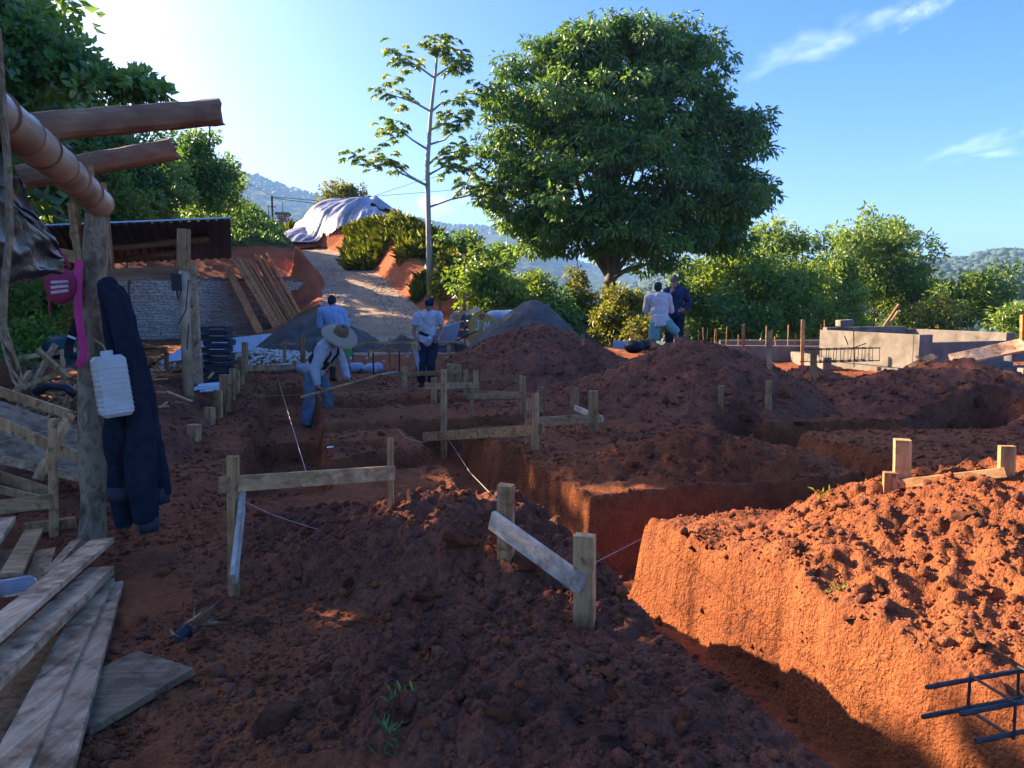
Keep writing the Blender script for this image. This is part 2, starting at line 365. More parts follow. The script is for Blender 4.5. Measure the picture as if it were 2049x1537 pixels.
M['limeshorts'] = cloth('lime_shorts', (.14, .30, .09), .2)
M['tealshorts'] = cloth('teal_shorts', (.18, .36, .33), .25)
M['boot'] = simple('black_rubber_boot', [(.3, (.012, .012, .014)), (.7, (.05, .035, .028))], 8, .5, .1)
M['belt'] = simple('black_back_brace', [(.3, (.010, .011, .014)), (.7, (.02, .021, .026))], 20, .8, .3, 60)
M['capgrey'] = cloth('grey_cap', (.12, .105, .095), .2)
M['capnavy'] = cloth('navy_cap', (.018, .024, .055), .2)
M['lf_big'] = leaf('dark_pinnate_leaf', (.058, .125, .041), (.126, .254, .059), (.260, .404, .070), .38)
M['lf_cec'] = leaf('cecropia_leaf', (.084, .172, .039), (.168, .287, .061), (.360, .414, .088), .40)
M['lf_mid'] = leaf('mid_green_leaf', (.077, .154, .034), (.192, .309, .055), (.348, .449, .062), .42)
M['lf_yel'] = leaf('yellow_green_leaf', (.098, .133, .021), (.196, .224, .035), (.336, .308, .049), .42)
M['lf_hill'] = leaf('hill_shrub_leaf', (.073, .173, .057), (.168, .310, .086), (.302, .449, .101), .38)
M['lf_grass'] = leaf('tall_grass', (.16, .24, .04), (.27, .34, .06), (.42, .44, .11), .45)
M['lf_far'] = leaf('far_forest', (.020, .048, .018), (.040, .075, .024), (.07, .11, .03), .1, .9)
M['mountain'] = simple('forested_mountain', [(.3, (.016, .036, .014)), (.5, (.035, .065, .022)), (.7, (.06, .09, .03))], .02, .95, 1.0, .07, bdist=6)
M['valley'] = simple('valley_green', [(.3, (.03, .06, .02)), (.7, (.07, .11, .03))], .05, .95, .5, .3, bdist=1)
# ------------------------------------------------------------------ terrain
TR = [  # footing trenches: x0, y0, x1, y1, width, depth
    (-1.98, 6.3, -2.85, 9.3, .78, .52), (-2.85, 9.3, -3.85, 12.8, .80, .27), (2.20, 1.0, 1.50, 2.6, .90, .62), (1.50, 2.6, .52, 4.95, .88, .62), (.55, 4.95, -.36, 7.5, .74, .60),
    (-.36, 7.5, -1.15, 9.7, .70, .50), (.5, 5.45, 5.4, 6.80, .72, .62), (3.6, 6.4, 2.85, 9.2, .58, .5), (2.75, 8.75, 6.4, 9.75, .58, .45),
    (-3.0, 9.05, .3, 9.95, .62, .42), (-3.4, 11.1, -.2, 12.1, .55, .35), (-1.5, 7.15, -.2, 7.62, .6, .5), (-2.3, 8.0, -1.6, 8.2, .3, .12)]
def trench(x, y):
    wx = x + .05 * fbm(x, y, .5, 3, 11) + .028 * fbm(x, y, .13, 3, 14); wy = y + .05 * fbm(x, y, .5, 3, 12) + .028 * fbm(x, y, .13, 3, 15)
    d = np.zeros_like(x)
    for (x0, y0, x1, y1, w, dep) in TR:
        ux, uy = x1 - x0, y1 - y0; l2 = ux * ux + uy * uy
        t = np.clip(((wx - x0) * ux + (wy - y0) * uy) / l2, 0, 1)
        dist = np.hypot(wx - x0 - t * ux, wy - y0 - t * uy)
        d = np.maximum(d, dep * sstep(.055, -.055, dist - w / 2))
    return d
def zr(y): return np.interp(y, [18, 24, 30, 36, 44, 48, 60], [0, .12, 1.1, 2.5, 4.35, 5.0, 5.6])
def xc(y): return np.interp(y, [18, 24, 30, 36, 40, 44, 48, 54], [-3.8, -4.6, -5.6, -7.5, -9.3, -11.6, -15.5, -23])
def hw(y): return np.interp(y, [18, 24, 30, 36, 46], [4.5, 3.3, 2.1, 1.5, 1.4])
def bulk(x, y):
    """large forms only"""
    r_ = zr(y); l_ = xc(y) - hw(y) - x; e2 = x - xc(y) - hw(y)
    q = (x + 16) * -.61 + (y - 29) * .79
    z = np.where(l_ > 0, r_ * (1 - sstep(0, 3.2, l_)), np.where(e2 > 0, r_ * (1 - sstep(1, 13, e2)), r_))
    hillw = np.minimum(2.35 + .40 * np.clip(q, 0, 99), r_ + .1 + 1.25 * np.clip(l_, 0, 99)); hillw = np.minimum(hillw, 13)
    z = np.where((q > 0.35) & (l_ > 0) & (y > 26), np.maximum(z, hillw), z)
    nose = (r_ + 1.35 * np.clip(l_, 0, 99)) ; nose = np.minimum(nose, np.interp(y, [31.5, 34, 36], [0, 2.2, 5]))
    z = np.where((l_ > 0) & (x > -10.2) & (y > 31.5), np.maximum(z, np.minimum(nose, 4.9)), z)
    xb = np.interp(y, [-5, 4, 8, 15, 25, 29, 31, 40], [-7.0, -7.6, -8.6, -10.4, -15, -16.8, -17.4, -20])
    s = xb - x; z = np.maximum(z, np.where(s > 0, .75 * s - .55 * sstep(0, 2, s) + .25 * np.sin(s * 1.3), -1)); z = np.minimum(z, np.where(x < -7, np.interp(y, [0, 14, 21], [4.5, 4.5, 13]), 13))
    z = z + np.where(y > 26, 1.25 * np.exp(-((x + 5.6) / 3.6) ** 2 - ((y - 42) / 5.5) ** 2) * sstep(-.2, 1.6, e2), 0)
    z = z + .75 * sstep(0, 1.0, e2) * sstep(27, 31, y) * (1 - sstep(4, 9, e2)) * np.where(y < 60, 1, 0)
    z = z + 1.3 * np.exp(-((x + 11) / 6) ** 2 - ((y - 56) / 7) ** 2)
    z = z - .11 * np.clip(y - 20, 0, 45) * sstep(2, 10, x)
    return z
def ground(x, y):
    z = bulk(x, y); near = 1 - sstep(16, 24, y)
    z = z + .05 * fbm(x, y, 1.6, 3, 21) + .10 * near * fbm(x, y, 4.0, 2, 22)
    z = z - .20 * np.exp(-((x + .55) / .75) ** 2 - ((y - 6.05) / .55) ** 2)
    tr = trench(x, y)
    rough = .55 + .45 * vnoise(x / .8, y / .8, 5)
    fl = np.where(tr > .05, .7, 1.0)
    lum = .052 * lumps(x, y, .24, 3) + .030 * lumps(x, y, .105, 4) + .018 * lumps(x, y, .05, 6) + .009 * lumps(x, y, .026, 9)
    z = z + lum * rough * fl + .012 * fbm(x, y, .16, 3, 23)
    return z - tr
# heaps of excavated soil: x, y, rx, ry, turn, height, power
HEAPS = [(-.42, 4.35, 1.5, .95, -25, .40, 1.2), (3.7, 4.35, 2.55, 1.55, 12, .62, 1.1), (1.75, 6.95, 1.5, .62, 10, .30, 1.1),
         (.55, 15.2, 2.3, 2.2, 0, 1.12, 1.0), (2.75, 11.6, 2.35, 2.5, 8, .96, 1.0), (6.6, 11.0, 2.2, 1.9, 0, .70, 1.0), (5.15, 12.7, 1.0, 1.1, 0, .42, 1.0),
         (-4.75, 9.2, 1.05, 4.3, 16, .50, 1.2), (4.75, 15.4, .8, .9, 0, .50, 1.0), (.1, 2.75, 1.3, .75, -30, .14, 1.2)]
def heap_profile(i, x, y):
    hx, hy, rx, ry, a, h, p = HEAPS[i]; a = R(a); dx, dy = x - hx, y - hy
    u = (dx * math.cos(a) + dy * math.sin(a)) / rx; v = (-dx * math.sin(a) + dy * math.cos(a)) / ry
    r_ = np.sqrt(u * u + v * v) * (1 + .22 * fbm(x, y, min(rx, ry) * .9, 3, 40 + i))
    core = np.clip(1 - r_, 0, 1)
    return h * (1 - (1 - core) ** 1.6) * (.72 + .28 * core)
def heap_z(i, x, y):
    h = HEAPS[i][5]; pr = heap_profile(i, x, y); tr = trench(x, y)
    k = np.clip(pr / (.25 * h), 0, 1)
    bul = k * (.10 * min(1, h * 1.6) * lumps(x, y, .34, 60 + i) + .055 * lumps(x, y, .16, 61 + i) + .035 * lumps(x, y, .075, 62 + i) + .018 * lumps(x, y, .036, 64 + i) + .05 * fbm(x, y, .5, 3, 63))
    return ground(x, y) - .035 + (pr + bul) * np.clip(1 - tr * 3.5, 0, 1)
def H(x, y):
    x = np.atleast_1d(np.asarray(x, float)); y = np.atleast_1d(np.asarray(y, float)); z = ground(x, y)
    for i in range(len(HEAPS)):
        hx, hy, rx, ry = HEAPS[i][:4]; m = max(rx, ry) * 1.3
        k = (np.abs(x - hx) < m) & (np.abs(y - hy) < m)
        if k.any(): z[k] = np.maximum(z[k], heap_z(i, x[k], y[k]))
    return z
def Hs(x, y): return float(H(x, y)[0])
def gp(px, py, far=70):
    """the ground point seen at a pixel"""
    d = pix_dir(px, py); t = np.exp(np.linspace(math.log(1.2), math.log(far), 700)); x = d[0] * t; y = d[1] * t; z = CAMZ + d[2] * t
    b = np.nonzero(z < H(x, y))[0]; i = b[0] if len(b) else len(t) - 1
    return Vector((x[i], y[i], z[i]))

def build_ground():
    rr = np.exp(np.linspace(math.log(.9), math.log(75), 790))
    aa = np.concatenate([np.linspace(-88, -37, 95, endpoint=False), np.linspace(-37, 37, 500, endpoint=False), np.linspace(37, 62, 45)]) * math.pi / 180
    A, RR = np.meshgrid(aa, rr); X = RR * np.sin(A); Y = RR * np.cos(A); Z = ground(X.ravel(), Y.ravel()).reshape(X.shape)
    V = np.stack([X, Y, Z], -1).reshape(-1, 3); nr, na = X.shape
    i = np.arange(nr * na).reshape(nr, na); Q = np.stack([i[:-1, :-1], i[:-1, 1:], i[1:, 1:], i[1:, :-1]], -1).reshape(-1, 4)
    C = V[Q].mean(1); x, y, z = C[:, 0], C[:, 1], C[:, 2]
    l_ = xc(y) - hw(y) - x; e2 = x - xc(y) - hw(y)
    b = bulk(x, y); gx = (bulk(x + .3, y) - b) / .3; gy = (bulk(x, y + .3) - b) / .3; slope = np.hypot(gx, gy)
    wob = .5 * fbm(x, y, 2.5, 3, 77)
    road = (l_ < 0) & (e2 < wob * .5) & (y > 21 + 3 * wob) & (y < 52)
    hill = (~road) & ((b > 1.2 + wob * .8) & (y > 24) | ((x < -8) & (b > .5 + wob * 1.2)))
    q = (x + 16) * -.61 + (y - 29) * .79
    redL = hill & (l_ > 0) & (q > -3) & (x > -20) & (l_ < 11 + 3 * wob) & (y > 27) & (q < 4.6 + wob) & ((l_ < 4.8 + wob) | (q < 3.0 + wob)) & (y < 47)
    redR = (~road) & (e2 > -.5) & (e2 < 1.7 + 1.4 * wob) & (y > 25) & (y < 46)
    redH = hill & (y < 24) & (b < 1.4 + 1.5 * wob)
    cut = redL | redR | redH; hill = hill & ~cut
    gr = ~(road | hill | cut)
    far = gr & (y > 23) & (x > 0); gr = gr & ~far; hill = hill | far
    out = {}
    for name, mask, mat, in (('ground', gr, 'soil'), ('driveway', road, 'road'), ('hillside', hill, 'hillsoil'), ('cut_bank', cut, 'cut')):
        q_ = Q[mask]; u, inv = np.unique(q_, return_inverse=True)
        out[name] = tag(mesh_np(name, V[u], inv.reshape(-1, 4), M[mat], smooth=True), kind='structure')
    return out
SETTING = build_ground()
GROUND = SETTING['ground']

HEAP_LABELS = ['low heap of dark crumbly soil in the foreground between two batter boards', 'sunlit orange soil heap on the earth block at the right edge',
  'low ridge of clods on the earth block behind the sunlit block', 'tall brown soil heap in front of the dark sand pile', 'broad dark soil heap in front of the two talking men',
  'dark soil heap in front of the concrete tank at far right', 'small dark soil peak left of the far right soil heap',
  'long bank of brown soil left of the trench beside the row of short stakes', 'small red soil heap beside the rebar cage at the concrete wall',
  'flat spread of crumbly soil nearest the viewer at the bottom']
def build_heaps():
    for i, (hx, hy, rx, ry, a, h, p) in enumerate(HEAPS):
        m = max(rx, ry) * 1.25; d = max(1.5, math.hypot(hx, hy) - m * .6); st = max(.011, d * .0042)
        ex = math.hypot(rx * math.cos(R(a)), ry * math.sin(R(a))) * 1.3; ey = math.hypot(rx * math.sin(R(a)), ry * math.cos(R(a))) * 1.3
        xs = np.arange(hx - ex, hx + ex, st); ys = np.arange(hy - ey, hy + ey, st)
        X, Y = np.meshgrid(xs, ys); Xf, Yf = X.ravel(), Y.ravel(); Z = heap_z(i, Xf, Yf); pr = heap_profile(i, Xf, Yf)
        n, k = X.shape; idx = np.arange(n * k).reshape(n, k); Q = np.stack([idx[:-1, :-1], idx[:-1, 1:], idx[1:, 1:], idx[1:, :-1]], -1).reshape(-1, 4)
        keep = pr[Q].max(1) > 0; Q = Q[keep]; u, inv = np.unique(Q, return_inverse=True); V = np.stack([Xf, Yf, Z], -1)[u]
        o = mesh_np('soil_heap', V, inv.reshape(-1, 4), M['soil'] if i in (1, 2, 8) else M['spoil'], smooth=True)
        tag(o, HEAP_LABELS[i], 'soil heap', 'heaps of excavated soil')
build_heaps()

# a few base clods, deformed
def clod_shape(seed, sub=1):
    bm = bmesh.new(); bmesh.ops.create_icosphere(bm, subdivisions=sub, radius=1); rs = np.random.RandomState(seed)
    sc = np.array([1, rs.uniform(.6, .95), rs.uniform(.45, .8)]); v = np.array([q.co[:] for q in bm.verts]); f = [[l.index for l in q.verts] for q in bm.faces]; bm.free()
    v = v * (1 + rs.uniform(-.28, .28, (len(v), 1)))
    for _ in range(3):                                    # split faces, as in broken clay
        n = rs.normal(size=3); n /= np.linalg.norm(n); d = v @ n; v = v - np.outer(np.clip(d - .55, 0, 9), n)
    return v * sc, np.array(f)
CL = [clod_shape(s) for s in range(12)]
def rot_rand(rs, n):
    a = rs.uniform(0, 2 * math.pi, n); b = rs.uniform(-.6, .6, n); c = rs.uniform(-.6, .6, n)
    ca, sa, cb, sb, cc, sc = np.cos(a), np.sin(a), np.cos(b), np.sin(b), np.cos(c), np.sin(c); Z = np.zeros(n); O = np.ones(n)
    Rz = np.stack([ca, -sa, Z, sa, ca, Z, Z, Z, O], -1).reshape(n, 3, 3); Rx = np.stack([O, Z, Z, Z, cb, -sb, Z, sb, cb], -1).reshape(n, 3, 3)
    Ry = np.stack([cc, Z, sc, Z, O, Z, -sc, Z, cc], -1).reshape(n, 3, 3); return Rz @ Rx @ Ry
def scatter_mesh(name, pts, size, mats, seed, shapes, parent=None, sink=.25, fmat=None):
    rs = np.random.RandomState(seed); n = len(pts); which = rs.randint(0, len(shapes), n); Rm = rot_rand(rs, n); Vs = []; Fs = []; o = 0; mi = []
    for k, (v, f) in enumerate(shapes):
        s = np.nonzero(which == k)[0]
        if not len(s): continue
        w = np.einsum('nij,vj->nvi', Rm[s], v) * size[s][:, None, None] + pts[s][:, None, :]; w[:, :, 2] += (size[s] * sink)[:, None]
        Vs.append(w.reshape(-1, 3)); Fs.append((f[None] + (np.arange(len(s)) * len(v))[:, None, None] + o).reshape(-1, 3)); o += len(s) * len(v)
        if fmat is not None: mi.append(np.repeat(fmat[s], len(f)))
    return mesh_np(name, np.concatenate(Vs), np.concatenate(Fs), mats, parent, fmat=np.concatenate(mi) if fmat is not None else None)
def build_clods():
    rs = np.random.RandomState(4); n = 34000
    r_ = np.exp(rs.uniform(math.log(1.9), math.log(17), n)); a = rs.uniform(-.62, .66, n); x = r_ * np.sin(a); y = r_ * np.cos(a)
    dens = vnoise(x / .7, y / .7, 91) + .7 * vnoise(x / .25, y / .25, 92); keep = dens > .75; hp = np.zeros(n)
    for i in range(len(HEAPS)): hp = np.maximum(hp, heap_profile(i, x, y))
    keep |= (hp > .05) & (rs.uniform(size=n) < .8); keep &= (trench(x, y) < .08) | (rs.uniform(size=n) < .25)
    x, y, r_ = x[keep], y[keep], r_[keep]; z = H(x, y); sz = .004 + .0013 * r_ + .010 * rs.pareto(2.4, len(x)) * (.4 + .08 * r_); sz = np.clip(sz, .004, .05)
    ok = z < 2; x, y, z, sz = x[ok], y[ok], z[ok], sz[ok]
    tag(scatter_mesh('loose_crumbs', np.stack([x, y, z], -1), sz, [M['spoil'], M['soil']], 5, CL, GROUND, .15, (rs.uniform(size=len(x)) < .35).astype(int)), kind='stuff')
    # clods large enough to be told apart: pieces of the ground
    big = [clod_shape(100 + s, 2) for s in range(8)]; meshes = []
    for k, (v, f) in enumerate(big):
        me = bpy.data.meshes.new('clod'); me.from_pydata([tuple(q) for q in v], [], [tuple(q) for q in f]); me.materials.append(M['spoil'] if k % 2 else M['soil']); me.update(); meshes.append(me)
    spots = [(925, 1085, .13), (830, 1000, .10), (1045, 1130, .09), (900, 1310, .12), (860, 1195, .09), (640, 1080, .08), (700, 1160, .07), (560, 1430, .13), (1000, 1430, .08), (1190, 1470, .085),
             (1230, 1400, .08), (420, 1210, .10), (400, 1290, .10), (520, 1260, .09), (1110, 1330, .07), (770, 1330, .08), (690, 1400, .07), (1330, 1390, .06), (1060, 1250, .06),
             (1230, 955, .13), (1355, 968, .09), (1300, 905, .11), (1265, 925, .09), (1420, 920, .10), (1460, 935, .07), (1490, 830, .13), (1180, 720, .16), (1120, 745, .13), (1080, 690, .13), (1050, 700, .10),
             (1240, 800, .1), (1330, 800, .12), (1400, 850, .11), (1450, 790, .11), (1560, 790, .13), (1600, 845, .1), (1650, 830, .1), (1790, 790, .14), (1880, 770, .13), (1950, 800, .15), (1900, 845, .12), (1820, 830, .1), (2000, 760, .12),
             (1740, 760, .12), (1410, 1080, .08), (1470, 1060, .05), (1640, 1140, .06), (1760, 1180, .06), (1850, 1110, .07), (1930, 1030, .08), (1810, 1060, .06), (1700, 1230, .05), (1960, 1190, .06), (1590, 1090, .05),
             (1350, 1440, .07), (1560, 1370, .05), (1320, 1240, .06), (800, 1440, .09), (640, 1340, .07), (1120, 1180, .07), (960, 1150, .08), (860, 935, .07), (720, 930, .06), (760, 870, .08), (940, 990, .06)]
    for k, (px, py, s) in enumerate(spots):
        p = gp(px, py); o = bpy.data.objects.new('clod', meshes[k % 8]); COL.objects.link(o); o.parent = GROUND
        s *= .8; o.location = p - Vector((0, 0, s * .12)); o.scale = (s * 1.15, s, s * .9); o.rotation_euler = (rs.uniform(-.5, .5), rs.uniform(-.5, .5), rs.uniform(0, 6.3))
build_clods()

# ------------------------------------------------------------------ far country
def far_h(az, r_):
    """hills: az in degrees to the right of the view"""
    def ridge(prof, rc, wd): return np.interp(az, [p[0] for p in prof], [p[1] for p in prof]) * np.exp(-np.abs((r_ - rc) / wd) ** 1.5) * rc
    pxs = lambda L_: [(math.degrees(math.atan((p - 1024) / FPX)), max(0, (600 - y)) / FPX) for p, y in L_]
    x = r_ * np.sin(np.radians(az)); y = r_ * np.cos(np.radians(az))
    n = fbm(x, y, 420, 5, 7); n2 = fbm(x, y, 70, 4, 8)
    a = ridge(pxs([(-900, 250), (-200, 290), (300, 345), (530, 372), (640, 402), (760, 428), (880, 446), (1000, 455), (1070, 475), (1160, 520), (1300, 548), (1500, 560), (2500, 570)]), 2300, 900)
    b = ridge(pxs([(-900, 600), (1150, 600), (1350, 540), (1500, 538), (1700, 545), (1800, 528), (1900, 526), (1990, 514), (2060, 520), (2300, 500), (3200, 470)]), 1150, 520)
    c = ridge(pxs([(-900, 600), (1300, 600), (1500, 575), (1750, 568), (1900, 572), (2049, 560), (3200, 540)]), 560, 230)
    hgt = np.maximum(np.maximum(a, b), c)
    return -8 - 14 * sstep(60, 300, r_) + (hgt + 14) * sstep(150, 500, r_) * 1.0 + hgt * (.10 * n + .03 * n2)
def build_far():
    for name, r0, r1, nr, a0, a1, na, mat in (('valley', 62, 420, 60, -95, 70, 220, 'valley'), ('mountains', 420, 3600, 300, -95, 70, 620, 'mountain')):
        rr = np.exp(np.linspace(math.log(r0), math.log(r1), nr)); A, RR = np.meshgrid(np.linspace(a0, a1, na), rr)
        Z = far_h(A, RR); X = RR * np.sin(np.radians(A)); Y = RR * np.cos(np.radians(A))
        if name == 'mountains': Z = Z + 5 * lumps(X.ravel(), Y.ravel(), 26, 3).reshape(X.shape) + 5 * lumps(X.ravel(), Y.ravel(), 14, 4).reshape(X.shape)
        i = np.arange(nr * na).reshape(nr, na); Q = np.stack([i[:-1, :-1], i[:-1, 1:], i[1:, 1:], i[1:, :-1]], -1).reshape(-1, 4)
        tag(mesh_np(name, np.stack([X, Y, Z], -1).reshape(-1, 3), Q, M[mat], smooth=True), kind='structure')
    # the wooded slopes at the right: crowns of a far-off wood
    rs = np.random.RandomState(9); n = 9000; az = rs.uniform(9, 44, n); r_ = np.exp(rs.uniform(math.log(230), math.log(1350), n))
    x = r_ * np.sin(np.radians(az)); y = r_ * np.cos(np.radians(az)); z = far_h(az, r_); s = rs.uniform(3.0, 6.5, n) * (.8 + r_ / 1500)
    tag(scatter_mesh('far_wood', np.stack([x, y, z], -1), s, [M['lf_far'], M['valley']], 3, [clod_shape(40 + k) for k in range(6)], None, .4, (rs.uniform(size=n) < .25).astype(int)), 'dense far-off wood on the hazy hills at the right', 'forest', kind='stuff')
    # single crowns standing out on the left ridge
    n = 2600; az = rs.uniform(-24, 8, n); r_ = rs.uniform(1900, 2450, n); x = r_ * np.sin(np.radians(az)); y = r_ * np.cos(np.radians(az)); z = far_h(az, r_); s = rs.uniform(4, 11, n)
    tag(scatter_mesh('far_wood', np.stack([x, y, z], -1), s, [M['lf_far']], 6, [clod_shape(50 + k) for k in range(6)], None, .5), 'far-off wood along the blue mountain ridge at the left', 'forest', kind='stuff')
build_far()
# ------------------------------------------------------------------ vegetation
def leaf_arrays(P, D, ln, wd, rs, fold=.25, bend=.25):
    """one folded, pointed leaf (4 triangles) per point P along direction D"""
    n = len(P); D = D / np.linalg.norm(D, axis=1, keepdims=True)
    r_ = rs.normal(size=(n, 3)); S = np.cross(D, r_); S /= np.linalg.norm(S, axis=1, keepdims=True) + 1e-9; N = np.cross(S, D)
    ln = (ln * rs.uniform(.7, 1.25, n))[:, None]; wd = (wd * rs.uniform(.7, 1.25, n))[:, None]
    mid = P + D * ln * .45 + N * ln * bend * .12; tip = P + D * ln - N * ln * bend * .3
    a = mid + S * wd * .5 + N * wd * fold; b = mid - S * wd * .5 + N * wd * fold
    V = np.stack([P, a, tip, b], 1).reshape(-1, 3); k = np.arange(n)[:, None] * 4
    F = np.concatenate([k + np.array([0, 1, 2]), k + np.array([0, 2, 3])], 1).reshape(-1, 3)
    return V, F
def crown_from_clumps(C, per, cr, ln, wd, rs, droop=.5, flat=.7):
    n = len(C) * per; c = np.repeat(C, per, 0); d = rs.normal(size=(n, 3)); d /= np.linalg.norm(d, axis=1, keepdims=True)
    sz = np.repeat(cr * rs.uniform(.55, 1.3, len(C)), per)[:, None]
    off = d * sz * (rs.uniform(.15, 1, n) ** .6)[:, None]; off[:, 2] *= flat
    D = d + rs.normal(size=(n, 3)) * .45; D[:, 2] -= droop
    V, F = leaf_arrays(c + off, D, ln, wd, rs); cv = np.repeat(rs.uniform(0, 1, len(C)), per)
    var = np.clip(.55 * cv + .45 * rs.uniform(0, 1, n), 0, 1)
    return V, F, np.repeat(var, 2)
def blob_clumps(blobs, rs, shell=.45, rough=.18):
    out = []
    for (cx, cy, cz, rx, ry, rz, n) in blobs:
        d = rs.normal(size=(n, 3)); d /= np.linalg.norm(d, axis=1, keepdims=True)
        r_ = (rs.uniform(shell ** 3, 1, n) ** (1 / 3))[:, None] * (1 + rough * rs.normal(size=(n, 1)))
        out.append(np.array([cx, cy, cz]) + d * r_ * np.array([rx, ry, rz]))
    return np.concatenate(out)
def make_tree(name, label, base, trunk, blobs, per=60, cr=.5, ln=.25, wd=.1, lmat='lf_mid', bmat='limb', seed=1, droop=.5, limbs=12, cat='tree', group=None, shell=.45, flat=.7, rough=.15, start=.45):
    rs = np.random.RandomState(seed); C = blob_clumps(blobs, rs, shell, rough)
    root = empty(name, base, label, cat, group); w = MB()
    tp = [Vector(p) for p, r_ in trunk]; tr_ = [r_ for p, r_ in trunk]; w.tube(tp, tr_, 8)
    def on_trunk(f):
        k = f * (len(tp) - 1); i = min(int(k), len(tp) - 2); return tp[i].lerp(tp[i + 1], k - i), tr_[i] + (tr_[i + 1] - tr_[i]) * (k - i)
    lp = []; tgt = C[rs.permutation(len(C))[:limbs]]
    for q in tgt:
        f = rs.uniform(start, 1); a, r0 = on_trunk(f); b = Vector(q); l = (b - a).length
        m1 = a.lerp(b, .35) + Vector((rs.normal() * .06 * l, rs.normal() * .06 * l, .10 * l)); m2 = a.lerp(b, .7) + Vector((rs.normal() * .06 * l, rs.normal() * .06 * l, .10 * l))
        r1 = max(.018, r0 * .5); pts = [a, m1, m2, b]; w.tube(pts, [r1, r1 * .72, r1 * .45, r1 * .15], 6)
        for i in range(3):
            for t in (0, .33, .66): lp.append((*pts[i].lerp(pts[i + 1], t), r1 * (.8 - .22 * i)))
    LP = np.array(lp)
    for q in C:
        d = np.linalg.norm(LP[:, :3] - q, axis=1) + .5 * np.clip(LP[:, 2] - q[2], 0, 9); i = int(np.argmin(d)); a = Vector(LP[i, :3]); b = Vector(q); l = (b - a).length
        r1 = min(LP[i, 3] * .5, .012 + .008 * l); w.tube([a, a.lerp(b, .5) + Vector((rs.normal() * .08 * l, rs.normal() * .08 * l, .06 * l)), b], [r1, r1 * .6, r1 * .25], 3, cap=False)
    w.build('trunk', M[bmat], root, smooth=True)
    V, F, var = crown_from_clumps(C, per, cr, ln, wd, rs, droop, flat)
    mesh_np('crown', V, F, M[lmat], root, var=var)
    return root
def top_of(px, py, y): return at(px, py, y)
def px2m(n, y): return n / FPX * y

def big_tree():
    y = 32.; b = at(1212, 655, y); c = lambda px, py, dy=0: at(px, py, y + dy)
    trunk = [(b - Vector((0, 0, .6)), .36), (c(1213, 600), .30), (c(1222, 560), .27), (c(1232, 520), .2), (c(1235, 440), .16), (c(1225, 330), .12), (c(1215, 200), .07)]
    bl = []
    for (px, py, rx, ry, n, dy) in ((1130, 160, 120, 90, 70, .3), (1250, 110, 150, 75, 95, 0), (1370, 160, 110, 90, 70, .5), (1060, 270, 105, 90, 70, -.5), (1180, 240, 120, 90, 50, -1.5), (1300, 240, 130, 100, 60, -1.0),
                                    (1430, 270, 105, 85, 70, 0), (1040, 400, 85, 80, 50, -.5), (1150, 370, 110, 80, 45, -2.2), (1290, 350, 110, 80, 40, -2.5), (1420, 380, 110, 75, 60, -1), (1490, 400, 65, 55, 34, 0),
                                    (1110, 470, 85, 62, 46, -1.0), (1220, 460, 105, 55, 44, -2.0), (1350, 480, 100, 65, 50, -1.5), (1440, 480, 65, 40, 26, 0), (1490, 250, 55, 45, 24, .5), (1010, 180, 40, 60, 18, 0), (1235, 62, 110, 40, 36, 0), (1120, 80, 70, 40, 22, 0), (1350, 80, 70, 40, 22, 0)):
        px = 1250 + (px - 1250) * .95; py = 310 + (py - 310) * .95; rx *= .95; ry *= .95; p = c(px, py, dy); bl.append((p.x, p.y, p.z, px2m(rx, y), px2m((rx + ry) / 2, y), px2m(ry, y), n))
        if dy <= 0: bl.append((p.x, 2 * y + 1 - p.y, p.z, px2m(rx, y), px2m((rx + ry) / 2, y), px2m(ry, y), int(n * .22)))
    make_tree('broad_tree', 'large dark green tree with a dense domed crown behind the site', b, trunk, bl, per=84, cr=.60, ln=.27, wd=.10, lmat='lf_big', seed=3, droop=.85, limbs=34, shell=.5, flat=.5, rough=.16, start=.3)
big_tree()

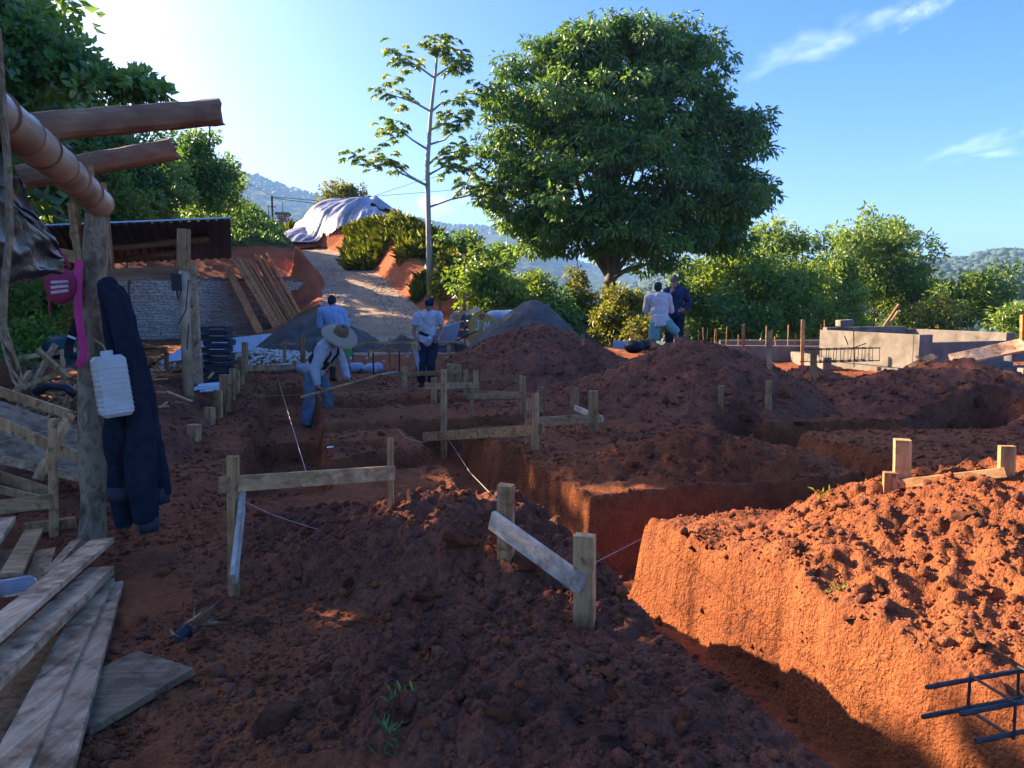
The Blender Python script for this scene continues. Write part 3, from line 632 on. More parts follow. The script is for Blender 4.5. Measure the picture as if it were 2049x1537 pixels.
def cecropia():
    y = 31.; c = lambda px, py, dy=0: at(px, py, y + dy); b = c(862, 580); rs = np.random.RandomState(8)
    root = empty('cecropia_tree', b, 'slender pale trunked tree with sparse lobed leaf clusters left of the large tree', 'tree')
    w = MB(); w.tube([b - Vector((0, 0, .4)), c(858, 480), c(855, 330), c(862, 230), c(873, 130), c(876, 85)], [.16, .115, .095, .075, .05, .03], 8)
    arcs = [[(855, 372), (820, 352), (785, 325), (745, 310)], [(855, 372), (800, 345), (775, 320), (715, 330)], [(858, 415), (905, 398), (935, 365), (950, 325)], [(905, 398), (945, 390), (985, 395), (1000, 385)], [(935, 372), (960, 375), (975, 372)],
            [(857, 300), (825, 280), (800, 260), (760, 262)], [(860, 222), (830, 205), (800, 195), (770, 185)], [(858, 290), (890, 280), (915, 255), (930, 225)], [(868, 155), (840, 135), (815, 120), (800, 118)], [(868, 155), (890, 140), (910, 125), (925, 128)],
            [(862, 225), (885, 205), (915, 200), (945, 195)], [(858, 262), (885, 250), (905, 230)], [(857, 330), (880, 310), (905, 305), (925, 300)], [(873, 110), (885, 95), (895, 85)], [(873, 115), (862, 98), (858, 88)], [(858, 350), (885, 335), (915, 332)]]
    tips = [c(876, 80), c(875, 95), c(880, 120)]
    for k, a in enumerate(arcs):
        dy = rs.uniform(-.9, .9); pts = [c(px, py, dy * i / (len(a) - 1)) for i, (px, py) in enumerate(a)]
        w.tube(pts, [.05 - .035 * i / (len(pts) - 1) for i in range(len(pts))], 5); tips += [pts[-1].lerp(pts[-2], q) for q in (0, .25, .5, .75)] + [pts[-2].lerp(pts[-3], .25)] + ([pts[-2].lerp(pts[-3], .3), pts[-1] + Vector((rs.uniform(-.4, .4), rs.uniform(-.5, .5), .25))] if len(pts) > 3 else [])
    w.build('trunk', M['palebark'], root, smooth=True)
    P = []; D = []
    for t in tips:
        for j in range(rs.randint(3, 6)):                       # leaves of a rosette, each with nine drooping lobes
            az = rs.uniform(0, 6.283); st = rs.uniform(.15, .65); ctr = np.array(t) + np.array([math.cos(az) * st, math.sin(az) * st, rs.uniform(-.30, .38)])
            n = np.array([math.cos(az) * .5, math.sin(az) * .5, .8]); n /= np.linalg.norm(n); e1 = np.cross(n, [.3, .5, .8]); e1 /= np.linalg.norm(e1); e2 = np.cross(n, e1)
            for q in range(9):
                f = 2 * math.pi * q / 9; P.append(ctr); D.append(e1 * math.cos(f) + e2 * math.sin(f) - np.array([0, 0, .55]))
    V, F = leaf_arrays(np.array(P), np.array(D), .25, .10, rs, .15, .5); var = np.repeat(np.repeat(rs.uniform(0, 1, len(P) // 9), 9), 2)
    mesh_np('crown', V, F, M['lf_cec'], root, var=var)
cecropia()

def bushy(label, px, py_top, py_bot, wpx, y, lmat, seed, n=60, per=60, ln=.2, wd=.09, cr=.4, cat='bush', group=None, lobes=5, zb=None, limbs=8, name=None, depth=.8, droop=.3):
    """rounded shrub or small tree whose crown fills the given outline"""
    rs = np.random.RandomState(seed); h = px2m(py_bot - py_top, y); w_ = px2m(wpx, y) / 2; cen = at(px, (py_top + py_bot) / 2, y); gz = zb if zb is not None else Hs(cen.x, y)
    b = Vector((cen.x, y, gz)); bl = []
    for i in range(lobes):
        a = i / lobes * 6.283 + rs.uniform(0, 1); k = rs.uniform(.35, .62)
        bl.append((cen.x + math.cos(a) * w_ * k, y + math.sin(a) * w_ * depth * k, cen.z + rs.uniform(-.28, .38) * h, w_ * rs.uniform(.42, .6), w_ * depth * rs.uniform(.42, .6), h * rs.uniform(.24, .36), n // lobes))
    bl.append((cen.x + rs.uniform(-.15, .15) * w_, y, cen.z + .22 * h, w_ * .6, w_ * depth * .6, h * .30, n // 4))
    trunk = [(b - Vector((0, 0, .3)), max(.05, h * .022)), (b.lerp(cen, .5), max(.04, h * .018)), (cen + Vector((rs.uniform(-.1, .1) * w_, 0, 0)), .03 + h * .008), (cen + Vector((rs.uniform(-.2, .2) * w_, 0, .3 * h)), .02)]
    return make_tree(name or ('bush' if cat == 'bush' else 'tree'), label, b, trunk, bl, per, cr, ln, wd, lmat, 'limb', seed, droop, limbs, cat, group, .35, .7, .16, .25)
GT = 'trees standing behind the building site'; GB = 'bushes at the edge of the site'; GH = 'shrubs and trees on the left hillside'
# trees at the right, behind the concrete
bushy('dense green tree right of the large tree behind the man in navy', 1440, 490, 715, 230, 36, 'lf_mid', 21, 170, 62, .26, .1, .55, 'tree', GT, 7, droop=.5)
bushy('tall layered tree with feathery yellow green top left of the concrete tank', 1590, 448, 700, 230, 41, 'lf_mid', 22, 190, 62, .30, .1, .55, 'tree', GT, 8, droop=.45)
bushy('dark tree in front of the feathery topped tree', 1550, 530, 720, 260, 33, 'lf_mid', 23, 150, 60, .25, .1, .5, 'tree', GT, 6, droop=.5)
bushy('wide crowned tree rising directly behind the concrete tank', 1745, 465, 700, 250, 44, 'lf_mid', 24, 210, 62, .30, .11, .55, 'tree', GT, 8, droop=.4)
bushy('bright green sapling beside the left end of the concrete tank', 1690, 585, 715, 150, 27, 'lf_mid', 25, 50, 60, .18, .09, .38, 'tree', GT, 5)
bushy('rounded olive green tree behind the right end of the concrete tank', 1925, 550, 710, 200, 40, 'lf_mid', 26, 130, 60, .24, .1, .5, 'tree', GT, 6)
bushy('yellowish low tree in front of the rounded olive green tree', 1870, 600, 715, 110, 35, 'lf_yel', 27, 46, 55, .2, .08, .42, 'tree', GT, 5)
bushy('green tree cut off by the right edge behind the concrete', 2050, 620, 720, 130, 30, 'lf_mid', 28, 60, 60, .2, .09, .4, 'tree', GT, 5)
bushy('leafy tree filling the gap right of the wide crowned tree', 1830, 560, 710, 130, 42, 'lf_mid', 29, 80, 60, .24, .1, .45, 'tree', GT, 4)
bushy('dark undergrowth tree behind the thin rebar rods', 1490, 600, 730, 150, 30, 'lf_big', 30, 60, 60, .2, .09, .45, 'tree', GT, 5)
bushy('green tree between the feathery topped tree and the concrete tank', 1665, 520, 710, 150, 38, 'lf_mid', 44, 90, 60, .26, .1, .5, 'tree', GT, 6)
# bushes at the middle
bushy('bright yellow green bush left of the two talking men', 1245, 572, 690, 108, 24, 'lf_yel', 31, 70, 70, .15, .07, .30, 'bush', GB, 6)
bushy('yellow green bush left of the large tree trunk', 1160, 560, 690, 95, 29, 'lf_yel', 32, 50, 60, .17, .08, .34, 'bush', GB, 5)
bushy('broad leafy green bush behind the yellow mixer', 975, 530, 690, 160, 27, 'lf_mid', 33, 90, 62, .18, .1, .38, 'bush', GB, 7)
bushy('light green bush with large leaves right of the pale trunk', 905, 512, 600, 75, 31, 'lf_yel', 34, 34, 60, .22, .12, .35, 'bush', GB, 4)
bushy('green bush behind the top of the dark sand pile', 1070, 545, 680, 120, 29, 'lf_mid', 35, 60, 60, .18, .09, .4, 'bush', GB, 5)
bushy('dark green shrub between the sand pile and the yellow bush', 1110, 600, 700, 110, 26, 'lf_big', 36, 46, 60, .18, .09, .36, 'bush', GB, 5)
bushy('dark shrub behind the legs of the two talking men', 1385, 575, 705, 90, 31, 'lf_big', 37, 50, 60, .2, .09, .4, 'bush', GB, 5)
bushy('small olive bush between the yellow bush and the talking men', 1290, 640, 710, 80, 22, 'lf_yel', 38, 26, 55, .14, .06, .28, 'bush', GB, 4)
bushy('dark green shrub on the slope right of the pale trunk', 915, 470, 560, 95, 38, 'lf_hill', 39, 50, 60, .2, .1, .45, 'bush', GB, 5)
bushy('low shrub on the slope right of the tarp mound', 985, 495, 560, 110, 42, 'lf_hill', 40, 50, 60, .22, .1, .5, 'bush', GB, 5)
bushy('tuft of lime leaves at the foot of the pale trunk', 880, 568, 606, 40, 29, 'lf_yel', 41, 14, 40, .2, .05, .22, 'bush', GB, 3, limbs=3)
bushy('small round tree behind the tarp covered mound', 682, 362, 452, 92, 55, 'lf_yel', 42, 60, 60, .26, .12, .55, 'tree', None, 6)
bushy('sunlit bush at the top of the grassy mound', 798, 430, 475, 50, 40, 'lf_yel', 43, 20, 50, .2, .1, .34, 'bush', GB, 3, limbs=3)
# the hillside at the left
bushy('dark leafy tree on the hill above the brown roof', 400, 290, 440, 170, 37, 'lf_hill', 51, 110, 60, .24, .12, .5, 'tree', GH, 7)
bushy('sunlit topped tree at the right end of the left hill', 452, 335, 430, 74, 41, 'lf_mid', 52, 40, 60, .22, .1, .45, 'tree', GH, 4)
bushy('broad shrub behind the two split logs', 290, 290, 470, 190, 31, 'lf_hill', 53, 120, 60, .2, .11, .45, 'bush', GH, 7)
bushy('light green shrub low on the slope under the logs', 250, 380, 500, 150, 26, 'lf_mid', 54, 80, 60, .18, .09, .38, 'bush', GH, 6)
bushy('dense shrub behind the bamboo beam', 130, 210, 420, 210, 24, 'lf_hill', 55, 130, 60, .18, .11, .4, 'bush', GH, 7)
bushy('tall tree on the hill cut off by the left edge', 20, 20, 330, 230, 27, 'lf_hill', 56, 150, 62, .24, .12, .5, 'tree', GH, 8)
bushy('leafy green plants on the bank under the black sheet', 70, 560, 690, 170, 13.5, 'lf_mid', 57, 60, 50, .11, .06, .22, 'bush', GH, 5, limbs=4)
bushy('low weeds at the foot of the bank left of the trunk post', 60, 650, 735, 110, 11.5, 'lf_mid', 58, 34, 45, .1, .05, .18, 'bush', GH, 4, limbs=4)
def near_branch():
    rs = np.random.RandomState(61); y = 15.; c = lambda px, py, dy=0: at(px, py, y + dy); b = Vector((-12.2, 15, Hs(-12.2, 15)))
    bl = []
    for (px, py, rx, ry, n) in ((60, 110, 90, 55, 46), (150, 140, 60, 42, 30), (225, 170, 55, 32, 28), (290, 178, 32, 20, 16), (30, 60, 60, 50, 24), (-60, 90, 120, 110, 60), (-140, 0, 140, 120, 60), (20, 170, 70, 40, 26), (-40, 250, 100, 80, 40)):
        p = c(px, py); bl.append((p.x, p.y, p.z, px2m(rx, y), px2m(60, y), px2m(ry, y), n))
    trunk = [(b, .28), (Vector((-11.9, 15, 4)), .22), (c(-60, 170), .16), (c(40, 140), .10), (c(140, 150), .06), (c(250, 175), .03)]
    make_tree('almond_tree', 'overhanging tree with paddle shaped leaves reaching in at upper left', b, trunk, bl, 24, .24, .19, .12, 'lf_hill', 'limb', 62, -.15, 20, 'tree', GH, .3, .7, .2, .5)
near_branch()
# left hillside trees; the unseen ones and bushes are added to shape the site's shade
SHADE_TREES = [(-19.5, 26.3, 13.0, 6.4, 'tall leafy tree high on the left hill'), (-18.7, 31.2, 7.6, 4.6, 'hill tree behind the bamboo frame at far left'), (-13.4, 17.1, 10.5, 4.6, 'hill tree added for shade outside the left edge behind the almond tree'),
        (-16.2, 21.5, 11.5, 5.6, 'leafy tree of the left hill seen behind the almond tree'), (-12.6, 8.0, 8.0, 4.4, 'unseen tall tree added for shade left of the shed outside the left edge'), (-14.2, 5.0, 8.5, 5.0, 'unseen tall tree added for shade outside the left edge nearest the viewer'), (-19.4, 34.3, 4.6, 4.2, 'low tree on the crest of the hill above the stone wall'),
        (-12.3, 10.7, 4.15, 2.6, 'unseen dense bush added to bound the sun patch, on the bank outside the left edge'), (-11.7, 11.8, 4.25, 2.4, 'unseen dense bush added to bound the sun patch, beside the almond tree outside the left edge'), (-11.2, 12.9, 4.6, 2.4, 'unseen dense bush added to bound the sun patch, under the almond tree outside the left edge')]
for k, (x, y, h, w_, lab) in enumerate(SHADE_TREES):
    g = Hs(x, y); rs = np.random.RandomState(70 + k); b = Vector((x, y, g)); bl = []
    for i in range(8):
        a = i * .785 + rs.uniform(0, .6); bl.append((x + math.cos(a) * w_ * .3, y + math.sin(a) * w_ * .3, g + h * (.38 + .3 * rs.uniform()), w_ * .36, w_ * .36, h * .24, 20))
    bl.append((x, y, g + h * .72, w_ * .42, w_ * .42, h * .25, 34))
    make_tree('shading_hill_tree' if h > 4 else 'shading_hill_bush', lab, b, [(b - Vector((0, 0, .4)), .2), (b + Vector((0, 0, h * .4)), .15), (b + Vector((.2, 0, h * .8)), .06)], bl, 34, .16 * w_, .5, .26, 'lf_hill', 'limb', 80 + k, .3, 10, 'tree' if h > 4 else 'bush', GH, .2)

def ground_cover():
    rs = np.random.RandomState(5); n = 40000
    x = rs.uniform(-27, -1, n); y = rs.uniform(7, 52, n); w_ = rs.uniform(size=n)
    b = bulk(x, y); l_ = xc(y) - hw(y) - x; e2 = x - xc(y) - hw(y); q = (x + 16) * -.61 + (y - 29) * .79; wob = .5 * fbm(x, y, 2.5, 3, 77)
    left = (l_ > 1.2 + wob) & (b > 1.2) & ((q > 5.0 + wob) | (y < 27)) & ((y > 24) | (b > 1.2 + 1.5 * wob)) & (vnoise(x, y, 3) > .25)
    bank = (y < 24) & (x < -8) & (b > .25) & (vnoise(x / .9, y / .9, 6) > .5)
    right = (e2 > 2.6 + 1.3 * wob) & (y > 26) & (y < 50) & (x < 3) & (x > -4.4)
    k = left | right | bank; x, y = x[k], y[k]; z = H(x, y); C = np.stack([x, y, z + .05], -1)
    V, F, var = crown_from_clumps(C, 14, .30, .15, .075, rs, .1, .8)
    tag(mesh_np('ground_cover', V, F, M['lf_hill'], SETTING['hillside'], var=var), kind='stuff')
    # long grass on the mound beside the tarp
    def blades(n, px0, px1, py0, py1, d0, d1, hh, lab, par=None, seed=0):
        rs = np.random.RandomState(seed); P = []
        cx = rs.uniform(px0, px1, n); cy = rs.uniform(d0, d1, n); x = (cx - 1024.5) / FPX * cy; z = H(x, cy); P = np.stack([x, cy, z], -1)
        D = rs.normal(size=(n, 3)) * .38; D[:, 2] = 1; D[:, 0] += .25 * np.sin(x * 3.1 + cy * 2.3); L_ = hh * (rs.uniform(.25, 1.0, n) * (.55 + .6 * vnoise(x / .5, cy / .5, 4)))
        V, F = leaf_arrays(P, D, 1.0, .010, rs, .1, 1.6)
        V = V.reshape(-1, 4, 3); V = P[:, None] + (V - P[:, None]) * np.stack([L_] * 4, 1)[:, :, None]; 
        o = mesh_np('tall_grass', V.reshape(-1, 3), F, M['lf_grass'], None, var=np.repeat(rs.uniform(0, 1, n), 2)); return tag(o, lab, 'grass', kind='stuff')
    blades(45000, 695, 860, 0, 0, 38.6, 44.8, .68, 'tall sunlit grass on the mound in front of the tarp', seed=1)
    blades(6000, 800, 905, 0, 0, 36, 42, .8, 'green grass on the slope behind the pale trunk', seed=2)
    blades(500, 828, 856, 0, 0, 31.5, 33, .6, 'grass tuft left of the pale trunk foot', seed=3)
    blades(1100, 560, 640, 0, 0, 47, 52, .7, 'dry grass at the foot of the stone pillars', seed=4)
ground_cover()
def weed(px, py, n, ln, label, mat, seed):
    rs = np.random.RandomState(seed); p = gp(px, py); P = np.array([p] * n) + rs.normal(size=(n, 3)) * [.035, .035, .004]; P[:, 2] = H(P[:, 0], P[:, 1])
    D = rs.normal(size=(n, 3)) * .5; D[:, 2] = .7; V, F = leaf_arrays(P, D, ln, ln * .22, rs); tag(mesh_np('weed', V, F, M[mat], None, var=np.repeat(rs.uniform(0, 1, n), 2)), label, 'weed')
weed(800, 1400, 14, .05, 'small green weed sprouting in the dark foreground soil', 'lf_mid', 1)
weed(785, 1470, 24, .055, 'tangled dry weed in the dark foreground soil below the green sprout', 'lf_hill', 2)
weed(1640, 1000, 9, .08, 'lone weed sprouting on the crest of the sunlit block', 'lf_yel', 3)
weed(1675, 1185, 9, .06, 'tiny green weed on the sunlit soil heap', 'lf_mid', 4)
# ------------------------------------------------------------------ walls, roofs, piles
def pz(px, py, z):
    d = pix_dir(px, py); t = (z - CAMZ) / d[2]; return Vector((d[0] * t, d[1] * t, z))
def copy_obj(o, parent=None):
    c = o.copy(); COL.objects.link(c); c.parent = parent
    for k in list(c.keys()): del c[k]
    return c

def gabion():
    rs = np.random.RandomState(12); a = Vector((-16, 29, 0)); b = Vector((-9.4, 34.1, 0)); c = Vector((-17.3, 30.6, 0)); hgt = 2.42
    root = empty('gabion_wall', a, 'curved retaining wall of grey river stones in wire mesh', 'stone wall')
    core = MB()
    for p, q in ((a, b), (c, a)):
        d = (q - p).normalized(); n = Vector((d.y, -d.x, 0)); m_ = -n * .32
        core.beam(p + m_ + Vector((0, 0, hgt / 2 - .15)), q + m_ + Vector((0, 0, hgt / 2 - .15)), .5, hgt + .26)
    core.build('core', M['stone'], root)
    cap = MB(); d = (b - a).normalized(); n = Vector((d.y, -d.x, 0))
    cap.beam(a - n * .25 + Vector((0, 0, hgt + .06)), b - n * .25 + Vector((0, 0, hgt + .06)), .6, .07); cap.build('coping', M['concrete'], root)
    shapes = []
    for k in range(10):
        v, f = clod_shape(300 + k); v = v / np.abs(v).max(0) * [1, .8, .68]; me = bpy.data.meshes.new('stone'); me.from_pydata([tuple(q) for q in v], [], [tuple(q) for q in f]); me.materials.append(M['stone'])
        me.polygons.foreach_set('use_smooth', [True] * len(me.polygons)); me.update(); shapes.append((v, f, me))
    spots = []
    for p, q in ((a, b), (c, a)):
        L_ = (q - p).length; d = (q - p).normalized(); n = Vector((d.y, -d.x, 0)); z = -.1; row = 0; ang = math.atan2(d.y, d.x)
        while z < hgt:
            hh = rs.uniform(.10, .15); x = rs.uniform(-.1, .1)
            while x < L_:
                w_ = rs.uniform(.13, .27); pos = p + d * (x + w_ / 2) + n * rs.uniform(-.08, -.01) + Vector((0, 0, z + hh / 2 + rs.uniform(-.02, .02)))
                spots.append((pos, w_ * .58, .14, hh * .66, ang + rs.uniform(-.12, .12), rs.uniform(-.3, .3))); x += w_
            z += hh
    spots.sort(key=lambda s: s[0].y); Vs = []; Fs = []; o_ = 0
    for i, (pos, sx, sy, sz, ang, tl) in enumerate(spots):
        v, f, me = shapes[i % 10]
        if i < 300:
            o = bpy.data.objects.new('stone', me); COL.objects.link(o); o.parent = root; o.location = pos - a; o.scale = (sx, sy, sz); o.rotation_euler = (0, tl, ang)
        else:
            Mx = Matrix.Rotation(ang, 3, 'Z') @ Matrix.Rotation(tl, 3, 'Y'); Vs.append((v * [sx, sy, sz]) @ np.array(Mx).T + np.array(pos)); Fs.append(f + o_); o_ += len(v)
    tag(mesh_np('stone_courses', np.concatenate(Vs), np.concatenate(Fs), M['stone'], root, smooth=True), kind='stuff')
    w = MB()
    for p, q in ((a, b), (c, a)):
        d = (q - p).normalized(); n = Vector((d.y, -d.x, 0)) * .11; L_ = (q - p).length
        for z in (.02, .6, 1.2, 1.8, 2.4): w.tube([p + n + Vector((0, 0, z)), q + n + Vector((0, 0, z))], .006, 4)
        for k in range(int(L_ / .9) + 1): w.tube([p + n + d * (k * .9), p + n + d * (k * .9) + Vector((0, 0, hgt))], .006, 4)
    w.build('wire_mesh', M['zinc'], root)
gabion()

ORD = 'zeroth first second third fourth fifth sixth seventh eighth ninth tenth eleventh twelfth thirteenth fourteenth fifteenth sixteenth seventeenth eighteenth nineteenth twentieth'.split()
def leaning_planks():
    rs = random.Random(4)
    def plank(b, t, w_, th, lab, mat='woodred', up=None):
        m = MB(); m.beam(b, t, w_, th, up=up or (.45, -.85, .3)); o = m.build('plank', M[mat]); tag(o, lab, 'plank', 'planks leaning on the stone wall')
    plank(at(532, 690, 28.2), at(454, 533, 31.7), .30, .035, 'lone reddish plank leaning apart at the left of the plank row')
    n = 20
    for i in range(n):
        f = i / (n - 1); b = at(572 + 55 * f, 684 - 10 * f, 28.3 + 1.8 * f); t = at(476 + 64 * f + rs.uniform(-3, 3), 527 - 14 * f + rs.uniform(-9, 9), 31.6 + 1.4 * f)
        first = i == 0
        plank(b, t, .34 if first else rs.uniform(.16, .26), .035, 'wide red plank nearest in the row leaning on the stone wall' if first else 'longest plank at the right end of the leaning row' if i == n - 1 else ORD[i + 1] + ' plank from the left in the close leaning row', 'woodred' if rs.random() < .85 else 'wood', None if first else (.9, -.3, .3))
    m = MB(); m.beam(at(448, 556, 33.0), at(590, 560, 34.6), .5, .25); o = m.build('green_sheet', M['green']); tag(o, 'strip of green sheeting on top of the stone wall behind the planks', 'sheeting')
leaning_planks()

def sand_pile(name, label, x, y, rx, ry, h, seed, mat='sand', sl=1.0):
    n = 110; u = np.linspace(-1.15, 1.15, n); U, V_ = np.meshgrid(u, u); X = x + U * rx; Y = y + V_ * ry; r_ = np.hypot(U, V_) * (1 + .16 * fbm(X.ravel(), Y.ravel(), 1.2, 3, seed).reshape(X.shape)); k = np.clip(1 - r_, 0, 1)
    Z = Hs(x, y) * 0 + ground(X.ravel(), Y.ravel()).reshape(X.shape) - .04 + h * (1 - (1 - k) ** 1.25) ; Z += (.05 * fbm(X.ravel(), Y.ravel(), .5, 4, seed + 3) + .03 * lumps(X.ravel(), Y.ravel(), .3, seed)).reshape(X.shape) * np.clip(k * 5, 0, 1)
    i = np.arange(n * n).reshape(n, n); Q = np.stack([i[:-1, :-1], i[:-1, 1:], i[1:, 1:], i[1:, :-1]], -1).reshape(-1, 4); keep = k.ravel()[Q].max(1) > 0
    q = Q[keep]; uu, inv = np.unique(q, return_inverse=True); o = mesh_np(name, np.stack([X, Y, Z], -1).reshape(-1, 3)[uu], inv.reshape(-1, 4), M[mat], smooth=True); tag(o, label, 'sand pile' if mat == 'sand' else 'rubble', 'piles of building sand' if mat == 'sand' else None); return o
sand_pile('sand_pile', 'wide dark grey sand pile behind the man in the light blue shirt', -6.05, 23, 2.1, 1.7, 1.15, 1)
sand_pile('sand_pile', 'tall dark sand pile between the yellow mixer and the brown soil heap', .55, 19.6, 2.0, 1.9, 1.62, 2)
sand_pile('sand_pile', 'small grey sand pile left of the man in the grey shirt', -3.3, 22.5, .85, .8, .52, 3)
sand_pile('sand_pile', 'small grey sand pile behind the man in the grey shirt', -2.15, 22.3, .95, .7, .6, 4)
def rubble():
    rs = np.random.RandomState(3); n = 900; x = rs.normal(-6.9, 1.1, n); y = rs.normal(19.6, .9, n); z = H(x, y); r_ = np.hypot((x + 6.9) / 2.2, (y - 19.6) / 1.8); z += .25 * np.clip(1 - r_, 0, 1)
    o = scatter_mesh('gravel_heap', np.stack([x, y, z], -1), rs.uniform(.03, .09, n), [M['stone']], 2, CL); tag(o, 'spread of broken stones in front of the wide sand pile', 'gravel', kind='stuff')
    n = 2600; y = rs.uniform(22, 40, n); s = rs.choice([-1, 1], n) * rs.uniform(.2, 1.0, n); x = xc(y) + hw(y) * s; z = H(x, y)
    tag(scatter_mesh('road_gravel', np.stack([x, y, z], -1), rs.uniform(.02, .06, n), [M['stone'], M['road']], 2, CL, SETTING['driveway'], 0, (rs.uniform(size=n) < .6).astype(int)), kind='stuff')
rubble()

def tarp_mound():
    cx, cy, rx, ry, h = -8.7, 48.5, 4.5, 4.2, 3.6
    def top(X, Y):
        r_ = np.hypot((X - cx) / rx, (Y - cy) / ry); b = bulk(X, Y); k = np.clip(1 - r_, 0, 1)
        b = np.maximum(b, 4.6) ; tail = .9 * np.exp(-((X + 12.9) / 1.8) ** 2 - ((Y - 47) / 1.8) ** 2)
        return b + h * k ** .85 * (.85 + .15 * k) + tail
    def grid(x0, x1, y0, y1, st): xs = np.arange(x0, x1, st); ys = np.arange(y0, y1, st); return np.meshgrid(xs, ys)
    def build(name, X, Y, Z, keep, mat):
        n, k = X.shape; i = np.arange(n * k).reshape(n, k); Q = np.stack([i[:-1, :-1], i[:-1, 1:], i[1:, 1:], i[1:, :-1]], -1).reshape(-1, 4); Q = Q[keep.ravel()[Q].all(1)]; u, inv = np.unique(Q, return_inverse=True)
        return mesh_np(name, np.stack([X, Y, Z], -1).reshape(-1, 3)[u], inv.reshape(-1, 4), M[mat], smooth=True)
    X, Y = grid(-15.5, -3.5, 43.5, 53, .09); Z = top(X.ravel(), Y.ravel()).reshape(X.shape) + .05 * fbm(X.ravel(), Y.ravel(), .6, 4, 3).reshape(X.shape); k = (np.hypot((X - cx) / rx, (Y - cy) / ry) < 1) | (np.hypot((X + 12.9) / 2.3, (Y - 47) / 2.2) < 1)
    o = build('earth_mound', X, Y, Z - .1, k, 'cut'); tag(o, 'earth mound beneath the silver tarp at the top of the driveway', 'earth mound')
    X, Y = grid(-15.2, -4.2, 44.2, 52.5, .06); x, y = X.ravel(), Y.ravel(); ang = np.arctan2(y - cy, x - cx); r_ = np.hypot((x - cx) / rx, (y - cy) / ry)
    fold = np.abs(fbm(ang * 1.6 + .35 * fbm(x, y, 2, 2, 9), r_ * .5, .32, 3, 12)); Z = (top(x, y) + .08 + .40 * (fold) * np.clip(r_ * 2.4, .15, 1) + .05 * fbm(x, y, .5, 3, 15)).reshape(X.shape)
    wob = .25 * fbm(x, y, 1.2, 3, 31).reshape(X.shape); R2 = r_.reshape(X.shape) + wob * .22
    keep = ((R2 < .93) & (X < -8.0 + .12 * (Y - 44) * 5)) | ((R2 < .98) & (Y > 46.6)) | (np.hypot((X + 12.6) / 2.3, (Y - 46.9) / 2.0) + wob * .3 < .9)
    keep &= ~((R2 > .30) & (R2 < .42) & (X > -8.7) & (Y < 48) & (X < -7.2))
    o = build('tarp', X, Y, Z, keep, 'tarp'); tag(o, 'wrinkled silver grey tarp covering the mound at the top of the driveway', 'tarp', None)
tarp_mound()

def pillars():
    for k, (px, yt, d, lab) in enumerate(((496, 414, 52, 'leftmost stone pillar on the ridge nearest the hill'), (566, 426, 54, 'middle stone pillar on the ridge beside the utility pole'), (625, 436, 57, 'rightmost and lowest stone pillar beside the tarp'))):
        t = at(px, yt, d); w_ = px2m(21, d); g = min(Hs(t.x, d), t.z - 1.3); b = Vector((t.x, d, g)); root = empty('stone_pillar', b, lab, 'pillar', 'stone pillars on the ridge')
        m = MB(); m.beam(b - Vector((0, 0, .5)), t - Vector((0, 0, .16)), w_ * .86, w_ * .86, (0, 1, 0)); m.build('shaft', M['block'], root)
        m = MB(); m.beam(t - Vector((0, 0, .16)), t, w_ * 1.2, w_ * 1.2, (0, 1, 0)); m.build('cap', M['concrete'], root)
        m = MB(); m.tube([t, t + Vector((0, 0, .75))], .02, 4); m.build('rebar', M['iron'], root)
        rs = np.random.RandomState(k); hh = (t - b).z
        for side in range(2):
            for r_ in range(int(hh / .17)):
                for c_ in range(4):
                    nrm = Vector((0, -1, 0)) if side == 0 else Vector((1, 0, 0)); tan = Vector((1, 0, 0)) if side == 0 else Vector((0, 1, 0))
                    p = b + Vector((0, 0, .1 + r_ * .17 + rs.uniform(-.02, .02))) + tan * ((c_ - 1.5) * w_ * .22 + rs.uniform(-.03, .03)) + nrm * w_ * .43; m = MB(); m.ell(p, (w_ * .115, w_ * .115, .08), 6, 4); m.build('stone', M['road' if rs.uniform() < .5 else 'stone'], root)
    p = at(544, 392, 53); b = Vector((p.x, 53, Hs(p.x, 53) - .5)); root = empty('utility_pole', b, 'thin utility pole with crossarm between the stone pillars', 'pole'); m = MB(); m.tube([b, p], .07, 6); m.build('shaft', M['iron'], root)
    m = MB(); m.beam(at(536, 414, 53), at(552, 414, 53), .06, .06); m.build('crossarm', M['iron'], root)
    p = at(536, 410, 54); b = Vector((p.x, 54, Hs(p.x, 54) - .5)); m = MB(); m.tube([b, p], .045, 5); tag(m.build('thin_post', M['iron']), 'thin short post just left of the utility pole', 'post')
    def wire(pts, r_, lab):
        m = MB(); m.tube(pts, r_, 4); tag(m.build('power_line', M['black']), lab, 'power line', 'overhead lines')
    wire([at(430, 366, 60), at(544, 394, 53), at(640, 402, 55), at(760, 392, 60), at(850, 385, 70), at(1010, 372, 82)], .02, 'overhead wire crossing behind the tarp mound to the large tree')
    wire([at(544, 396, 53), at(650, 410, 55), at(700, 408, 58), at(830, 365, 75), at(960, 330, 95)], .02, 'upper overhead wire rising behind the pale trunked tree')
    wire([at(-20, 60, 22), at(110, 150, 28), at(330, 262, 34), at(440, 335, 46), at(544, 392, 53)], .014, 'thin wire running down from upper left to the utility pole')
pillars()

